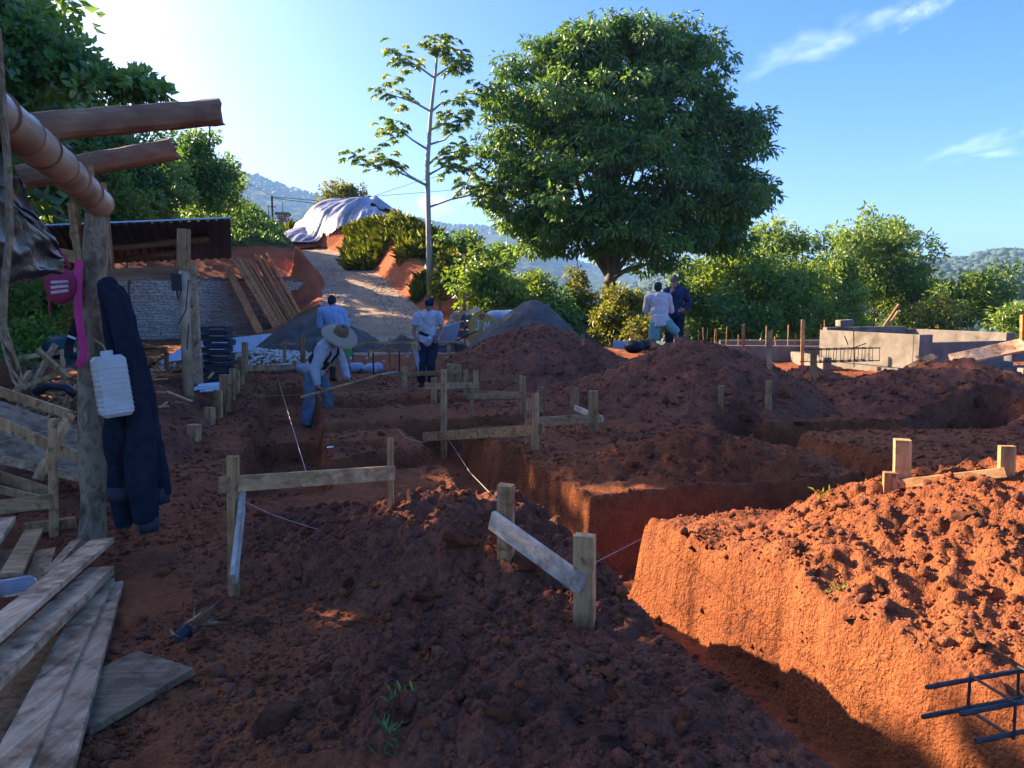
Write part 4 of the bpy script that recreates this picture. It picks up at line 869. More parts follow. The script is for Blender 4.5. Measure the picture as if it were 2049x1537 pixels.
def concrete_tank():
    c = Vector((8.75, 16.0, 0)); v = Vector((-.345, .939, 0)); u = Vector((.939, .345, 0)); tz = .87
    root = empty('concrete_tank', c, 'grey brown concrete tank walls at right with a notched front', 'concrete wall')
    def wall(p, q, z0, z1, th, name, off=0):
        d = (q - p).normalized(); n = Vector((d.y, -d.x, 0)); o_ = -n * (th / 2 - off); m = MB(); m.beam(p + o_ + Vector((0, 0, (z0 + z1) / 2)), q + o_ + Vector((0, 0, (z0 + z1) / 2)), th, z1 - z0); return m.build(name, M['concrete'], root, bevel=.008)
    A = c + v * 2.85; B = c + u * 2.75; D = B + v * 2.85
    def seg(p, q, z0, z1, w_, name):
        m = MB(); m.beam(p.lerp(q, .5) * 0 + p + Vector((0, 0, (z0 + z1) / 2)), q + Vector((0, 0, (z0 + z1) / 2)), w_, z1 - z0); return m.build(name, M['concrete'], root, bevel=.008)
    seg(c + v * .075, A, .12, tz, .15, 'wall'); seg(c + u * .30, B - u * .22, .10, tz - .17, .148, 'wall')
    seg(c - u * .074, c + u * .30, .11, tz + .002, .152, 'corner_pier'); seg(B - u * .22, B + u * .06, .11, tz + .003, .152, 'corner_pier')
    seg(B + v * .08, D, .12, tz, .15, 'wall'); seg(A + u * .08, D - u * .08, .12, tz + .06, .15, 'wall')
    m = MB(); mid = (A + B) / 2; 
    for (p, q) in ((c - v * .12, A + v * .12), (c - u * .12, B + u * .2)):
        o_ = Vector((0, 0, -.12)); m.beam(p + o_, q + o_, .42, .46)
    m.build('footing', M['concrete'], root)
    b_ = A + u * .15 + Vector((0, 0, tz)); m = MB(); m.beam(at(1690, 653, 18.8), at(1690, 640, 18.8) , .34, .3, (0, 1, 0)); o = m.build('concrete_block', M['concrete'], bevel=.01); tag(o, 'single block set on top of the left end of the concrete tank', 'block')
    for k, (a1, a2) in enumerate((((1765, 658), (1798, 610)), ((1775, 658), (1796, 624)))):
        m = MB(); m.tube([at(*a1, 19.4), at(*a2, 19.8)], .035, 6); tag(m.build('bamboo_prop', M['wood']), ['longer pale pole leaning out of the concrete tank', 'shorter pale pole leaning out of the concrete tank'][k], 'pole', 'poles leaning out of the tank')
    # low walls further left with starter bars
    a = at(1400, 692, 19.5); b = at(1660, 690, 19.0); g = Vector((a.x, a.y, 0)); root2 = empty('foundation_wall', g, 'low concrete foundation wall with thin rebar rods behind the soil heap', 'concrete wall')
    m = MB(); m.beam(Vector((a.x, a.y, .1)), Vector((b.x, b.y, .1)), .22, .68); m.build('wall', M['concrete'], root2, bevel=.01)
    m = MB(); a2 = at(1440, 684, 21.2); b2 = at(1670, 684, 21.2); m.beam(Vector((a2.x, a2.y, .12)), Vector((b2.x, b2.y, .12)), .22, .72); m.build('wall', M['concrete'], root2, bevel=.01)
    m = MB(); p1 = at(1590, 700, 18.9); p2 = at(1655, 735, 16.9); m.beam(Vector((p1.x, p1.y, .05)), Vector((p2.x, p2.y, .05)), .2, .52); m.build('wall', M['concrete'], root2, bevel=.01)
    rs = random.Random(2)
    for px, py in ((1396, 664), (1410, 655), (1414, 655), (1430, 658), (1434, 660), (1454, 654), (1478, 670), (1489, 653), (1521, 665), (1534, 652), (1554, 674), (1578, 650), (1594, 666), (1643, 648), (1652, 640)):
        p = at(px + rs.uniform(-4, 4), py, 19.3); b_ = Vector((at(px, py, 19.35).x, 19.35, .3)); m = MB(); m.tube([b_, p], .012, 4); m.build('rebar_rod', M['wood' if rs.random() < .5 else 'iron'], root2)
    # right hand formwork
    m = MB(); m.beam(at(1900, 722, 14.2), at(2050, 690, 13.6), .32, .05, (-.2, -.6, .8)); tag(m.build('formwork_board', M['woody']), 'long grey formwork board propped up at the right edge', 'board')
    m = MB(); m.beam(Vector((10.0, 14.6, -.1)), Vector((11.6, 14.3, -.1)), .25, .75); tag(m.build('low_concrete_wall', M['concrete'], bevel=.01), 'low concrete wall at the right edge under the formwork board', 'concrete wall')
    m = MB(); m.beam(at(2040, 722, 13.9), at(2040, 694, 13.9), .4, .3, (0, 1, 0)); tag(m.build('grey_block', M['block'], bevel=.01), 'grey block beside the formwork board at the right edge', 'block')
    m = MB(); m.beam(at(2046, 690, 13.7), at(2047, 630, 13.7), .07, .07, (0, 1, 0)); tag(m.build('red_post', M['woodred']), 'reddish post cut off by the right edge', 'post')
    for k, (a1, a2) in enumerate((((1822, 735), (1870, 712)), ((1836, 716), (1858, 732)))):
        m = MB(); m.beam(at(*a1, 13.6), at(*a2, 13.7), .14, .03, (0, -.5, .8)); tag(m.build('scrap_board', M['wood']), ['longer offcut of board lying in front of the concrete tank', 'shorter offcut of board lying in front of the concrete tank'][k], 'board', 'board offcuts by the tank')
concrete_tank()

def rebar_cage(name, label, p0, p1, w_, h, n, r_, mat, ext=0):
    p0 = Vector(p0); p1 = Vector(p1); d = (p1 - p0).normalized(); s = d.cross(Vector((0, 0, 1))).normalized(); up = s.cross(d); root = empty(name, p0, label, 'rebar cage')
    cs = [(-1, -1), (1, -1), (1, 1), (-1, 1)]; rs = random.Random(int(p0.x * 100))
    for a, b in cs:
        o_ = s * (a * w_ / 2) + up * (b * h / 2); m = MB(); k = int((p1 - p0).length / .02) if r_ > .007 else 8; k = min(k, 60)
        pts = [p0 - d * rs.uniform(0, ext) + o_ + (p1 - p0) * (i / k) for i in range(k + 1)]; m.tube(pts, [r_ * (1.0 if i % 2 else .86) for i in range(k + 1)] if r_ > .007 else r_, 6); m.build('long_bar', M[mat], root)
    for i in range(n):
        c = p0.lerp(p1, (i + .6) / n) ; q = [c + s * (a * (w_ / 2 + r_)) + up * (b * (h / 2 + r_)) + d * rs.uniform(-.01, .01) for a, b in cs]; m = MB(); m.tube(q + [q[0], q[0] + (q[2] - q[0]) * .25], r_ * .7, 5); m.build('stirrup', M[mat], root)
    return root
rebar_cage('rebar_cage', 'dark ribbed rebar cage jutting in at the lower right corner', at(1918, 1425, 2.45), at(1918, 1425, 2.45) + Vector((2.2, .55, .06)), .17, .11, 10, .0095, 'steel', .12)
c0 = at(1625, 712, 14.2); rebar_cage('rebar_cage', 'rusty rebar beam cage lying in front of the concrete tank', c0, at(1755, 708, 14.6), .26, .24, 9, .010, 'iron', .25)
def rods():
    g = 'reinforcing rods beside the concrete tank'
    for k in range(14):
        m = MB(); a = at(1610, 724 + k * .9, 15.4 - k * .12); b = at(1722, 728 + k * 1.6, 14.4 - k * .12); a.z = Hs(a.x, a.y) + .05 + .02 * (k % 3); b.z = Hs(b.x, b.y) + .05 + .02 * (k % 2); m.tube([a, a.lerp(b, .5) + Vector((0, 0, .02)), b], .012, 5); tag(m.build('rebar_rod', M['steel']), 'dark steel rod lying in the bundle under the rusty cage', 'rebar', g)
    for k, (pts, lab) in enumerate(((((1690, 672), (1697, 690)), 'short bent rebar rod standing left above the rusty cage'), (((1709, 735), (1708, 662)), 'tall upright rebar rod in front of the concrete tank'), (((1703, 698), (1733, 687)), 'rebar rod end pointing right above the rusty cage'))):
        m = MB(); q = [at(*p, 14.3) for p in pts]; q = [q[0], q[0].lerp(q[1], .5), q[1]]; m.tube(q, .010, 5); tag(m.build('rebar_rod', M['iron']), lab, 'rebar')
rods()
# ------------------------------------------------------------------ bamboo shed, roofed shelter, hanging things
def near_shed():
    YP = 4.75; b = gp(172, 1088); root = empty('bamboo_shed', b, 'bamboo and log shed frame with a mottled trunk post at left', 'shed frame')
    rs = random.Random(3); top = at(193, 428, YP); pts = []; rad = []
    for i in range(26):
        f = i / 25; p = (b - Vector((0, 0, .25))).lerp(top, f) + Vector((.018 * math.sin(f * 7), .012 * math.sin(f * 11), 0)); pts.append(p); rad.append((.083 - .012 * f) * (1 + .05 * math.sin(f * 23) + rs.uniform(-.03, .03)))
    m = MB(); m.tube(pts, rad, 14); m.build('trunk_post', M['bark'], root, smooth=True)
    a = at(197, 408, YP - .02); z = at(-260, 60, 2.0); pts = []; rad = []; n = 60
    for i in range(n + 1):
        f = i / n; p = a.lerp(z, f) + Vector((0, 0, .05 * math.sin(f * 3.1))); k = (f * 3.3 / .36) % 1; pts.append(p); rad.append(.086 + (.007 if k < .06 else -.004 if k < .12 else 0))
    m = MB(); m.tube(pts, rad, 20); bb = m.build('bamboo_beam', M['bamboo'], root, smooth=True)
    for i in range(n):
        f = i / n; k = (f * 3.3 / .36) % 1
        if k < .17 and (((i - 1) / n * 3.3 / .36) % 1) > k: m = MB(); m.tube([pts[i], pts[i].lerp(pts[i + 1], .25)], .0935, 20); m.build('node_ring', M['log'], bb, smooth=True)
    def half_log(p, q, r_, seed):
        rs = random.Random(seed); p = Vector(p); q = Vector(q); d = (q - p).normalized(); s = d.cross(Vector((0, 0, 1))).normalized(); u = s.cross(d); n = 14; ring = 12; vv = []; ff = []
        for i in range(n + 1):
            for k in range(ring):
                t = 2 * math.pi * k / ring; rr = r_ * (1 + .04 * math.sin(i * 1.7 + k) + rs.uniform(-.025, .025)); zz = math.sin(t); zz = max(zz, -.72); xx = math.cos(t) * .9
                e = d * (rs.uniform(-.035, .03) if i == n else 0); vv.append(p.lerp(q, i / n) + s * (xx * rr) + u * (zz * rr * 1.05) + e)
        for i in range(n):
            for k in range(ring): ff.append((i * ring + k, i * ring + (k + 1) % ring, (i + 1) * ring + (k + 1) % ring, (i + 1) * ring + k))
        ff.append(tuple(reversed(range(ring)))); ff.append(tuple(n * ring + k for k in range(ring))); mm = MB(); mm.add(vv, ff); return mm
    half_log(at(20, 262, 4.05), at(437, 228, 4.55), .082, 1).build('rafter_log', M['log'], root)
    half_log(at(40, 357, 4.60), at(354, 300, 5.0), .074, 2).build('rafter_log', M['log'], root)
    half_log(at(40, 366, 4.62), at(130, 350, 4.8), .06, 5).build('rafter_log', M['log'], root)
    for (p0, p1, w_, d_) in (((202, 366), (219, 542), 14, YP + .06), ((146, 408), (163, 540), 15, YP - .05), ((118, 508), (215, 528), 22, YP + .10)):
        m = MB(); m.beam(at(*p0, d_), at(*p1, d_), px2m(w_, d_), .045, (0, 1, 0)); m.build('brace', M['wood'], root)
    m = MB()
    for k in range(9):
        m.tube([at(173 + rs.uniform(-4, 4), 303, YP - .12), at(182 + rs.uniform(-6, 6), 345, YP - .13), at(186 + rs.uniform(-3, 3), 375 + rs.uniform(-6, 6), YP - .13), at(178 + rs.uniform(-8, 8), 440 + rs.uniform(-20, 25), YP - .14)], .0035, 5)
    for k in range(4): m.tube([at(165 + k, 380 + 3 * k, YP - .12), at(185, 372 + 4 * k, YP - .15), at(213, 382 + 4 * k, YP - .05)], .004, 5)
    m.tube([at(186, 375, YP - .14), at(217, 412, YP - .16)], .003, 4); m.tube([at(142, 400, YP - .1), at(140, 470, YP - .1), at(158, 515, YP - .1)], .003, 4); m.tube([at(180, 470, YP - .14), at(180, 490, YP - .14), at(186, 503, YP - .14)], .003, 4)
    m.build('rope_lashing', M['rope'], root)
    m = MB(); m.tube([at(421, 247, 4.5), at(419, 265, 4.5), at(421, 278, 4.5), at(417, 295, 4.5)], .004, 5); m.tube([at(419, 247, 4.5), at(430, 245, 4.5), at(441, 237, 4.5)], .003, 5); m.build('hanging_wire', M['iron'], root)
    return root
near_shed()
def patch(name, grid, mat, parent=None, n=36, m_=36, amp=.02, sc=.3, seed=1, thick=.004):
    """bilinear sheet through a grid of control points, crumpled, with thickness"""
    G = np.array([[tuple(p) for p in row] for row in grid]); gr, gc = G.shape[:2]; u = np.linspace(0, gr - 1, n); v = np.linspace(0, gc - 1, m_); V = np.zeros((n, m_, 3))
    for i, a in enumerate(u):
        i0 = min(int(a), gr - 2); fa = a - i0
        for j, b in enumerate(v):
            j0 = min(int(b), gc - 2); fb = b - j0; V[i, j] = (G[i0, j0] * (1 - fb) + G[i0, j0 + 1] * fb) * (1 - fa) + (G[i0 + 1, j0] * (1 - fb) + G[i0 + 1, j0 + 1] * fb) * fa
    U_, W_ = np.meshgrid(v * 1.0, u * 1.0); dn = fbm(U_.ravel() + seed * 9, W_.ravel(), sc, 4, seed).reshape(n, m_); V[:, :, 1] += amp * dn; V[:, :, 2] += amp * .5 * np.roll(dn, 3, 0)
    i = np.arange(n * m_).reshape(n, m_); Q = np.stack([i[:-1, :-1], i[:-1, 1:], i[1:, 1:], i[1:, :-1]], -1).reshape(-1, 4); o = mesh_np(name, V.reshape(-1, 3), Q, M[mat], parent, smooth=True)
    s = o.modifiers.new('thickness', 'SOLIDIFY'); s.thickness = thick; return o
o = patch('plastic_sheet', [[at(-420, 130, 2.4), at(-120, 190, 2.75), at(8, 296, 3.15)], [at(-420, 420, 2.2), at(-60, 330, 2.8), at(62, 405, 3.4)], [at(-420, 560, 2.2), at(-20, 395, 2.9), at(112, 506, 3.75)], [at(-420, 640, 2.2), at(-80, 600, 2.6), at(127, 546, 3.85)]], 'film', None, 60, 50, .12, .35, 3)
tag(o, 'black plastic sheet sagging from the bamboo beam at the left edge', 'plastic sheet')
def fibre_rope():
    rs = random.Random(7); c = [at(-6, 60, 2.55), at(4, 190, 2.6), at(16, 330, 2.62), at(20, 470, 2.64), at(10, 560, 2.65), at(4, 650, 2.66), at(22, 720, 2.66), at(48, 788, 2.66)]; root = empty('fibre_rope', c[-1], 'frayed golden fibre rope hanging at the left edge', 'rope')
    for k in range(11):
        m = MB(); pts = []
        for i in range(36):
            f = i / 35 * (len(c) - 1); j = min(int(f), len(c) - 2); p = c[j].lerp(c[j + 1], f - j); sp = .008 + .010 * max(0, (i - 22) / 13); a = k * 2.4 + i * .55; pts.append(p + Vector((math.cos(a) * sp, math.sin(a) * sp, rs.uniform(-.01, .01))))
        m.tube(pts[: rs.randint(27, 36)], .0048, 5); m.build('strand', M['rope'], root)
fibre_rope()

def remeshed(m, name, mats, parent, voxel, smooth=6, noise_amp=0, noise_s=.12, factor=.5, seed=0, zs=.4):
    tmp = m.build('tmp', mats[0]); r = tmp.modifiers.new('r', 'REMESH'); r.mode = 'VOXEL'; r.voxel_size = voxel; r.use_smooth_shade = True
    s = tmp.modifiers.new('s', 'SMOOTH'); s.factor = factor; s.iterations = smooth
    dg = bpy.context.evaluated_depsgraph_get(); me = bpy.data.meshes.new_from_object(tmp.evaluated_get(dg)); bpy.data.objects.remove(tmp); me.name = name; me.materials.clear()
    for q in mats: me.materials.append(q)
    if noise_amp:
        n = len(me.vertices); co = np.empty(n * 3, np.float32); me.vertices.foreach_get('co', co); co = co.reshape(-1, 3); no = np.empty(n * 3, np.float32); me.vertices.foreach_get('normal', no); no = no.reshape(-1, 3)
        d = .45 + fbm(co[:, 0] + .6 * co[:, 1] + seed, co[:, 2] * zs + .5 * co[:, 0] - .3 * co[:, 1], noise_s, 3, seed); co = co + no * (noise_amp * d)[:, None]; me.vertices.foreach_set('co', co.astype(np.float32).ravel()); me.update()
    me.polygons.foreach_set('use_smooth', [True] * len(me.polygons)); o = bpy.data.objects.new(name, me); COL.objects.link(o); attach(o, parent); return o
def jacket():
    d = 4.55; A = lambda px, py, q=0: at(px, py, d + q); root = empty('jacket', A(270, 1065), 'dark navy fleece jacket hanging from the trunk post', 'jacket')
    m = MB(); r = lambda w_: px2m(w_ / 2, d)
    m.tube([A(216, 575), A(232, 640), A(246, 760), A(246, 880), A(244, 985)], [r(24), r(36), r(50), r(56), r(50)], 12, flat=.55)
    m.tube([A(228, 590, -.03), A(258, 700, -.05), A(276, 840, -.05), A(286, 960, -.05), A(296, 1040, -.05)], [r(24), r(38), r(46), r(52), r(42)], 12, flat=.6)
    m.tube([A(226, 580, .05), A(250, 640, .05), A(282, 780, .05), A(306, 900, .06), A(318, 990, .06)], [r(26), r(36), r(40), r(38), r(34)], 12, flat=.5)
    m.tube([A(240, 960, .02), A(246, 1020, .02), A(248, 1048, .02)], [r(46), r(44), r(36)], 12, flat=.6); m.tube([A(212, 566), A(222, 585)], [r(18), r(30)], 10)
    remeshed(m, 'body_and_sleeves', [M['fleece']], root, .010, 4, .036, .075, seed=3, zs=.22)
    for pts, w_, q in ((((246, 972), (246, 1000)), 58, -.005), (((248, 1038), (248, 1054)), 37, .02), (((296, 1036), (299, 1064)), 42, -.05), (((318, 978), (324, 1008)), 38, .06)):
        m = MB(); m.tube([A(*pts[0], q), A(*pts[1], q)], [r(w_ + 3), r(w_ - 4)], 14, flat=.62); m.build('cuff', M['rib'], root, smooth=True)
jacket()
def jug():
    d = 4.36; root = empty('plastic_jug', at(222, 838, d), 'dirty white plastic jug with ribs hanging at the trunk post', 'jug'); m = MB(); u = (at(228, 710, d) - at(228, 834, d)).normalized()
    top = at(214, 712, d); bot = at(234, 832, d); m.beam(bot, top, .175, .20, (0.55, -.8, 0)); m.build('body', M['jug'], root, bevel=.022)
    ax = (top - bot); dd = ax.normalized()
    for k in range(9): m = MB(); c = bot + ax * (.12 + k * .085); m.beam(c - dd * .004, c + dd * .004, .18, .205, (0.55, -.8, 0)); m.build('rib', M['jug'], root, bevel=.003)
    m = MB(); m.tube([top, top + dd * .03], .035, 10); m.build('neck', M['jug'], root); m = MB(); m.tube([top + dd * .03, at(205, 690, d - .02), at(190, 680, d + .02)], .004, 5); m.build('hanging_cord', M['rope'], root)
jug()
def straps():
    d = 4.58
    def ribbon(pts, w_, mat, name, parent, nrm=(0, -1, 0)):
        m = MB(); P = [Vector(p) for p in pts]; vv = []; ff = []
        for i, p in enumerate(P):
            t = (P[min(i + 1, len(P) - 1)] - P[max(0, i - 1)]).normalized(); s = t.cross(Vector(nrm)).normalized(); n = s.cross(t)
            for a, b in ((-1, -1), (1, -1), (1, 1), (-1, 1)): vv.append(p + s * (a * w_ / 2) + n * (b * .003))
        for i in range(len(P) - 1):
            for k in range(4): ff.append((i * 4 + k, i * 4 + (k + 1) % 4, i * 4 + 4 + (k + 1) % 4, i * 4 + 4 + k))
        ff += [(0, 1, 2, 3), tuple((len(P) - 1) * 4 + k for k in (3, 2, 1, 0))]; m.add(vv, ff); return m.build(name, M[mat], parent)
    root = empty('pink_strap', at(155, 733, d), 'bright pink webbing strap looped beside the trunk post', 'strap')
    ribbon([at(158, 520, d), at(156, 580, d), at(157, 630, d - .01), at(163, 670, d - .02), at(168, 700, d - .02), at(165, 722, d - .02), at(155, 733, d)], .045, 'pink', 'outer_webbing', root, (.25, -1, 0))
    ribbon([at(155, 733, d), at(143, 728, d + .03), at(137, 712, d + .06), at(138, 690, d + .06), at(147, 665, d + .05), at(155, 640, d + .04)], .05, 'black', 'inner_webbing', root, (.6, -.8, 0))
    m = MB(); m.beam(at(136, 672, d), at(152, 678, d), .012, .012); m.build('buckle', M['zinc'], root)
    root = empty('red_pouch', at(123, 603, d), 'small red fabric pouch with pale print hung under the black sheet', 'pouch'); m = MB(); m.ell(at(123, 572, d), (.098, .05, .105), 16, 12); m.ell(at(110, 560, d), (.06, .05, .08)); remeshed(m, 'bag', [M['red']], root, .008, 4, .012, .05, seed=8)
    for k in range(3): m = MB(); c = at(120, 565 + k * 9, d - .055); m.beam(c - Vector((.055, 0, .004 * k)), c + Vector((.05, 0, .006)), .004, .016, (0, -.3, 1)); m.build('printed_band', M['whitecloth'], root)
    ribbon([at(112, 540, d), at(105, 520, d), at(118, 500, d), at(140, 535, d)], .02, 'red', 'carry_strap', root); ribbon([at(100, 598, d), at(98, 615, d), at(101, 632, d)], .012, 'red', 'dangling_strap', root)
straps()

def shelter():
    root = empty('roofed_shelter', gp(377, 796), 'open shelter with a dark metal sheet roof on posts', 'shelter')
    b = gp(377, 796); d = b.y; m = MB(); m.tube([b - Vector((0, 0, .2)), at(371, 640, d), at(367, 535, d)], [px2m(11, d), px2m(10, d), px2m(9.5, d)], 10); m.build('bamboo_post', M['bamboo'], root, smooth=True)
    m = MB(); m.beam(at(367, 540, d - .02), at(368, 458, d - .02), px2m(21, d), .1, (0, 1, 0)); m.build('post_head', M['wood'], root)
    p = gp(398, 775); m = MB(); m.beam(p - Vector((0, 0, .2)), at(384, 527, p.y), px2m(15, p.y), .08, (0, 1, 0)); m.build('timber_post', M['woody'], root)
    N1 = at(461, 440, 11.4); N0 = at(60, 482, 11.4); F1 = at(463, 517, 14.2); F0 = at(110, 540, 14.6); N0.z = N1.z - .12; F0.z = F1.z - .1
    up = (N1 - N0).cross(F1 - N1).normalized(); up = up if up.z > 0 else -up; nc = 44; vv = []; ff = []
    for k in range(nc + 1):
        f = k / nc; wv = .018 * math.cos(k * math.pi); a = N0.lerp(N1, f); b_ = F0.lerp(F1, f)
        for q in (a, b_): vv.append(q + up * wv); vv.append(q + up * (wv + .012))
    for k in range(nc):
        i = k * 4; ff += [(i, i + 4, i + 6, i + 2), (i + 1, i + 3, i + 7, i + 5), (i, i + 1, i + 5, i + 4), (i + 2, i + 6, i + 7, i + 3)]
    ff += [(0, 2, 3, 1), (nc * 4, nc * 4 + 1, nc * 4 + 3, nc * 4 + 2)]; m = MB(); m.add(vv, ff); m.build('roof_sheet', M['roofdark'], root)
    m = MB(); m.beam(N0 + up * .028, N1 + up * .028, .06, .02, up); m.build('roof_sheet_edge', M['rooftop'], root)  # the sheet's own top face seen edge-on, put in as a pale strip
    for q0, q1, r_ in (((150, 505, 12.6), (416, 478, 12.4), .055), ((120, 538, 13.4), (380, 500, 13.4), .05)): m = MB(); m.tube([at(*q0), at(*q1)], r_, 8); m.build('purlin', M['log'], root, smooth=True)
    m = MB(); m.beam(at(118, 556, d + .05), at(366, 543, d + .05), .08, .16); m.build('tie_beam', M['log'], root)
    m = MB(); m.beam(at(352, 548, d - .1), at(354, 582, d - .1), .1, .08, (0, 1, 0)); m.tube([at(353, 580, d - .1), at(357, 600, d - .1)], .012, 5); o = m.build('work_lamp', M['black']); tag(o, 'small black lamp box hung on the bamboo post of the shelter', 'lamp')
    m = MB(); m.tube([at(377, 560, d - .09), at(372, 620, d - .12), at(356, 650, d - .1), at(378, 648, d - .1), at(374, 700, d - .1)], .008, 5); tag(m.build('power_cable', M['black']), 'black power cable looped around the shelter post', 'cable')
shelter()
def crates():
    d = 13.6; g = 'dark plastic crates in one stack'; x0 = at(437, 700, d).x; z = Hs(x0, d); cb = z; n = 9
    ztop = at(437, 652, d).z; hh = (ztop - z) / n
    for k in range(n):
        root = empty('plastic_crate', Vector((x0, d, z)), 'bottom crate of the dark plastic stack' if k == 0 else 'topmost crate of the dark plastic stack' if k == n - 1 else ORD[k + 1] + ' crate from the bottom of the dark plastic stack', 'crate', g); off = .03 * math.sin(k * 2.3); c = Vector((x0 + off, d, z)); w_, l_ = .42, .36; t = .02
        m = MB(); m.beam(c + Vector((-w_ / 2, 0, .012)), c + Vector((w_ / 2, 0, .012)), l_, .018); m.build('floor', M['blackcrate'], root)
        for s in (-1, 1):
            m = MB(); m.beam(c + Vector((-w_ / 2, s * (l_ / 2), hh * .8)), c + Vector((w_ / 2, s * (l_ / 2), hh * .8)), t, hh * .28); m.beam(c + Vector((-w_ / 2, s * (l_ / 2), hh * .25)), c + Vector((w_ / 2, s * (l_ / 2), hh * .25)), t, hh * .2); m.build('side_rail', M['blackcrate'], root)
            m = MB(); m.beam(c + Vector((s * (w_ / 2 + .012), -l_ / 2, hh * .5)), c + Vector((s * (w_ / 2 + .012), l_ / 2, hh * .5)), t, hh * .75); m.build('end_panel', M['blackcrate'], root)
        z += hh
    def corr(name, lab, a, b, wv, n=16):
        m = MB(); vv = []; ff = []; a = Vector(a); b = Vector(b)
        for k in range(n + 1):
            o_ = Vector((wv[0] * k / n, wv[1] * k / n, wv[2] * k / n + .02 * (k % 2)))
            for q in (a, b): vv.append(q + o_); vv.append(q + o_ - Vector((0, 0, .006)))
        for k in range(n): i = k * 4; ff += [(i, i + 4, i + 6, i + 2), (i + 1, i + 3, i + 7, i + 5), (i, i + 1, i + 5, i + 4), (i + 2, i + 6, i + 7, i + 3)]
        ff += [(0, 2, 3, 1), (n * 4, n * 4 + 1, n * 4 + 3, n * 4 + 2)]; m.add(vv, ff); tag(m.build(name, M['zinc']), lab, 'metal sheet')
    a = at(318, 735, 15.2); a.z = Hs(a.x, a.y) + .28; b = at(505, 684, 18.6); b.z = Hs(b.x, b.y) + .36; corr('zinc_sheet', 'pale blue corrugated metal sheet lying behind the crate stack', a, b, (.1, 1.3, .35))
crates()
# ------------------------------------------------------------------ batter boards, stakes, string lines, planks
rnd = random.Random(11)
def stake_mesh(m, px, top, base, w_, d=None, lean=0, thick=None, pxb=None, deep=.18):
    b = gp(pxb if pxb is not None else px, base) if d is None else at(pxb if pxb is not None else px, base, d); d = b.y; t = at(px, top, d); ww = px2m(w_, d)
    if d is not None: b.z = min(b.z, Hs(b.x, b.y)) 
    m.beam(b - Vector((0, 0, deep)), t, ww, thick or ww * .75, (.3, 1, 0), jit=.004); return b, t
def stake(label, px, top, base, w_, d=None, mat='wood', group='single wooden stakes', **k):
    m = MB(); b, t = stake_mesh(m, px, top, base, w_, d, **k); o = m.build('wooden_stake', M[mat]); tag(o, label, 'stake', group); return o
def batter(label, stakes, boards, group='batter boards of the building lines', extra=None):
    """stakes: px, top, base, width [, depth]; boards: x0,y0,d0,x1,y1,d1,height"""
    root = None; D = []
    for s in stakes:
        m = MB(); b, t = stake_mesh(m, s[0], s[1], s[2], s[3], s[4] if len(s) > 4 else None, pxb=s[5] if len(s) > 5 else None)
        if root is None: root = empty('batter_board', b, label, 'batter board', group)
        m.build('stake', M['wood'], root); D.append(b.y)
    for (x0, y0, d0, x1, y1, d1, h, mat) in boards:
        a = at(x0, y0, D[d0] if isinstance(d0, int) and d0 < 5 else d0); b = at(x1, y1, D[d1] if isinstance(d1, int) and d1 < 5 else d1); hh = px2m(h, (a.y + b.y) / 2); off = Vector((0, -.035, 0)); m = MB(); m.beam(a + off, b + off, .026, hh, (0, 0, 1), jit=.004); m.build('board', M[mat], root)
    return root, D
# nearest left frame (two stakes, cross board and a board bent towards the viewer)
r1, D1 = batter('batter board at the near end of the left trench with a warped side board', [(466, 912, 1195, 20), (781, 876, 1016, 11)], [(443, 967, 0, 790, 943, 1, 30, 'woodx')])
m = MB(); d0 = D1[0]; P = [at(486, 972, d0 + .12), at(484, 1010, d0 + .02), at(479, 1060, d0 - .08), at(473, 1110, d0 - .18), at(468, 1158, d0 - .27)]
for a, b in zip(P, P[1:]): m.beam(a, b + (b - a) * .04, .022, .10, (0, 0, 1))
m.build('warped_board', M['woodgrey'], r1)
r2, D2 = batter('batter board beside the deep trench with a sloping grey board', [(1012, 970, 1107, 31), (1170, 1070, 1248, 42)], [])
m = MB(); a = at(984, 1040, D2[0] - .04); b = at(1166, 1172, D2[1] - .05); m.beam(a, b, .028, .098, (0, 0, 1)); m.build('board', M['woodgrey'], r2)
r3, D3 = batter('batter board with a long board left of the two orange lit stakes', [(888, 740, 920, 11), (1071, 787, 905, 13)], [(848, 873, 0, 1088, 858, 1, 20, 'woodx')])
stake('short orange lit stake standing behind the taller pair stake', 1056, 797, 890, 10, mat='wood')
batter('batter board with two thick stakes behind the orange lit stakes', [(1187, 782, 866, 17), (1150, 775, 838, 15)], [(1075, 843, 8.9, 1200, 836, 0, 18, 'woodx'), (1150, 815, 1, 1205, 838, 0, 11, 'woodgrey')])
batter('batter board in the middle of the site with one tall stake', [(1045, 752, 832, 13), (944, 765, 836, 6)], [(935, 793, 1, 1045, 790, 0, 12, 'woodx')])
stake('plain stake right behind the middle batter board', 1083, 775, 826, 13)
batter('batter board in front of the man in the grey shirt', [(868, 755, 808, 9), (952, 742, 790, 9), (932, 740, 792, 8)], [(850, 772, 0, 958, 770, 1, 12, 'woodx')])
batter('low batter board left of the man in the grey shirt', [(810, 733, 776, 10), (908, 728, 775, 9)], [(778, 749, 0, 915, 745, 1, 9, 'woodx')])
stake('dark stake right of the man in the grey shirt', 900, 728, 775, 9); stake('second dark stake right of the man in the grey shirt', 918, 730, 775, 10)
batter('batter board at the far end of the left trench', [(590, 722, 745, 7), (482, 715, 770, 11), (490, 685, 745, 10, 15.6)], [(475, 737, 1, 592, 734, 0, 11, 'woodx')])
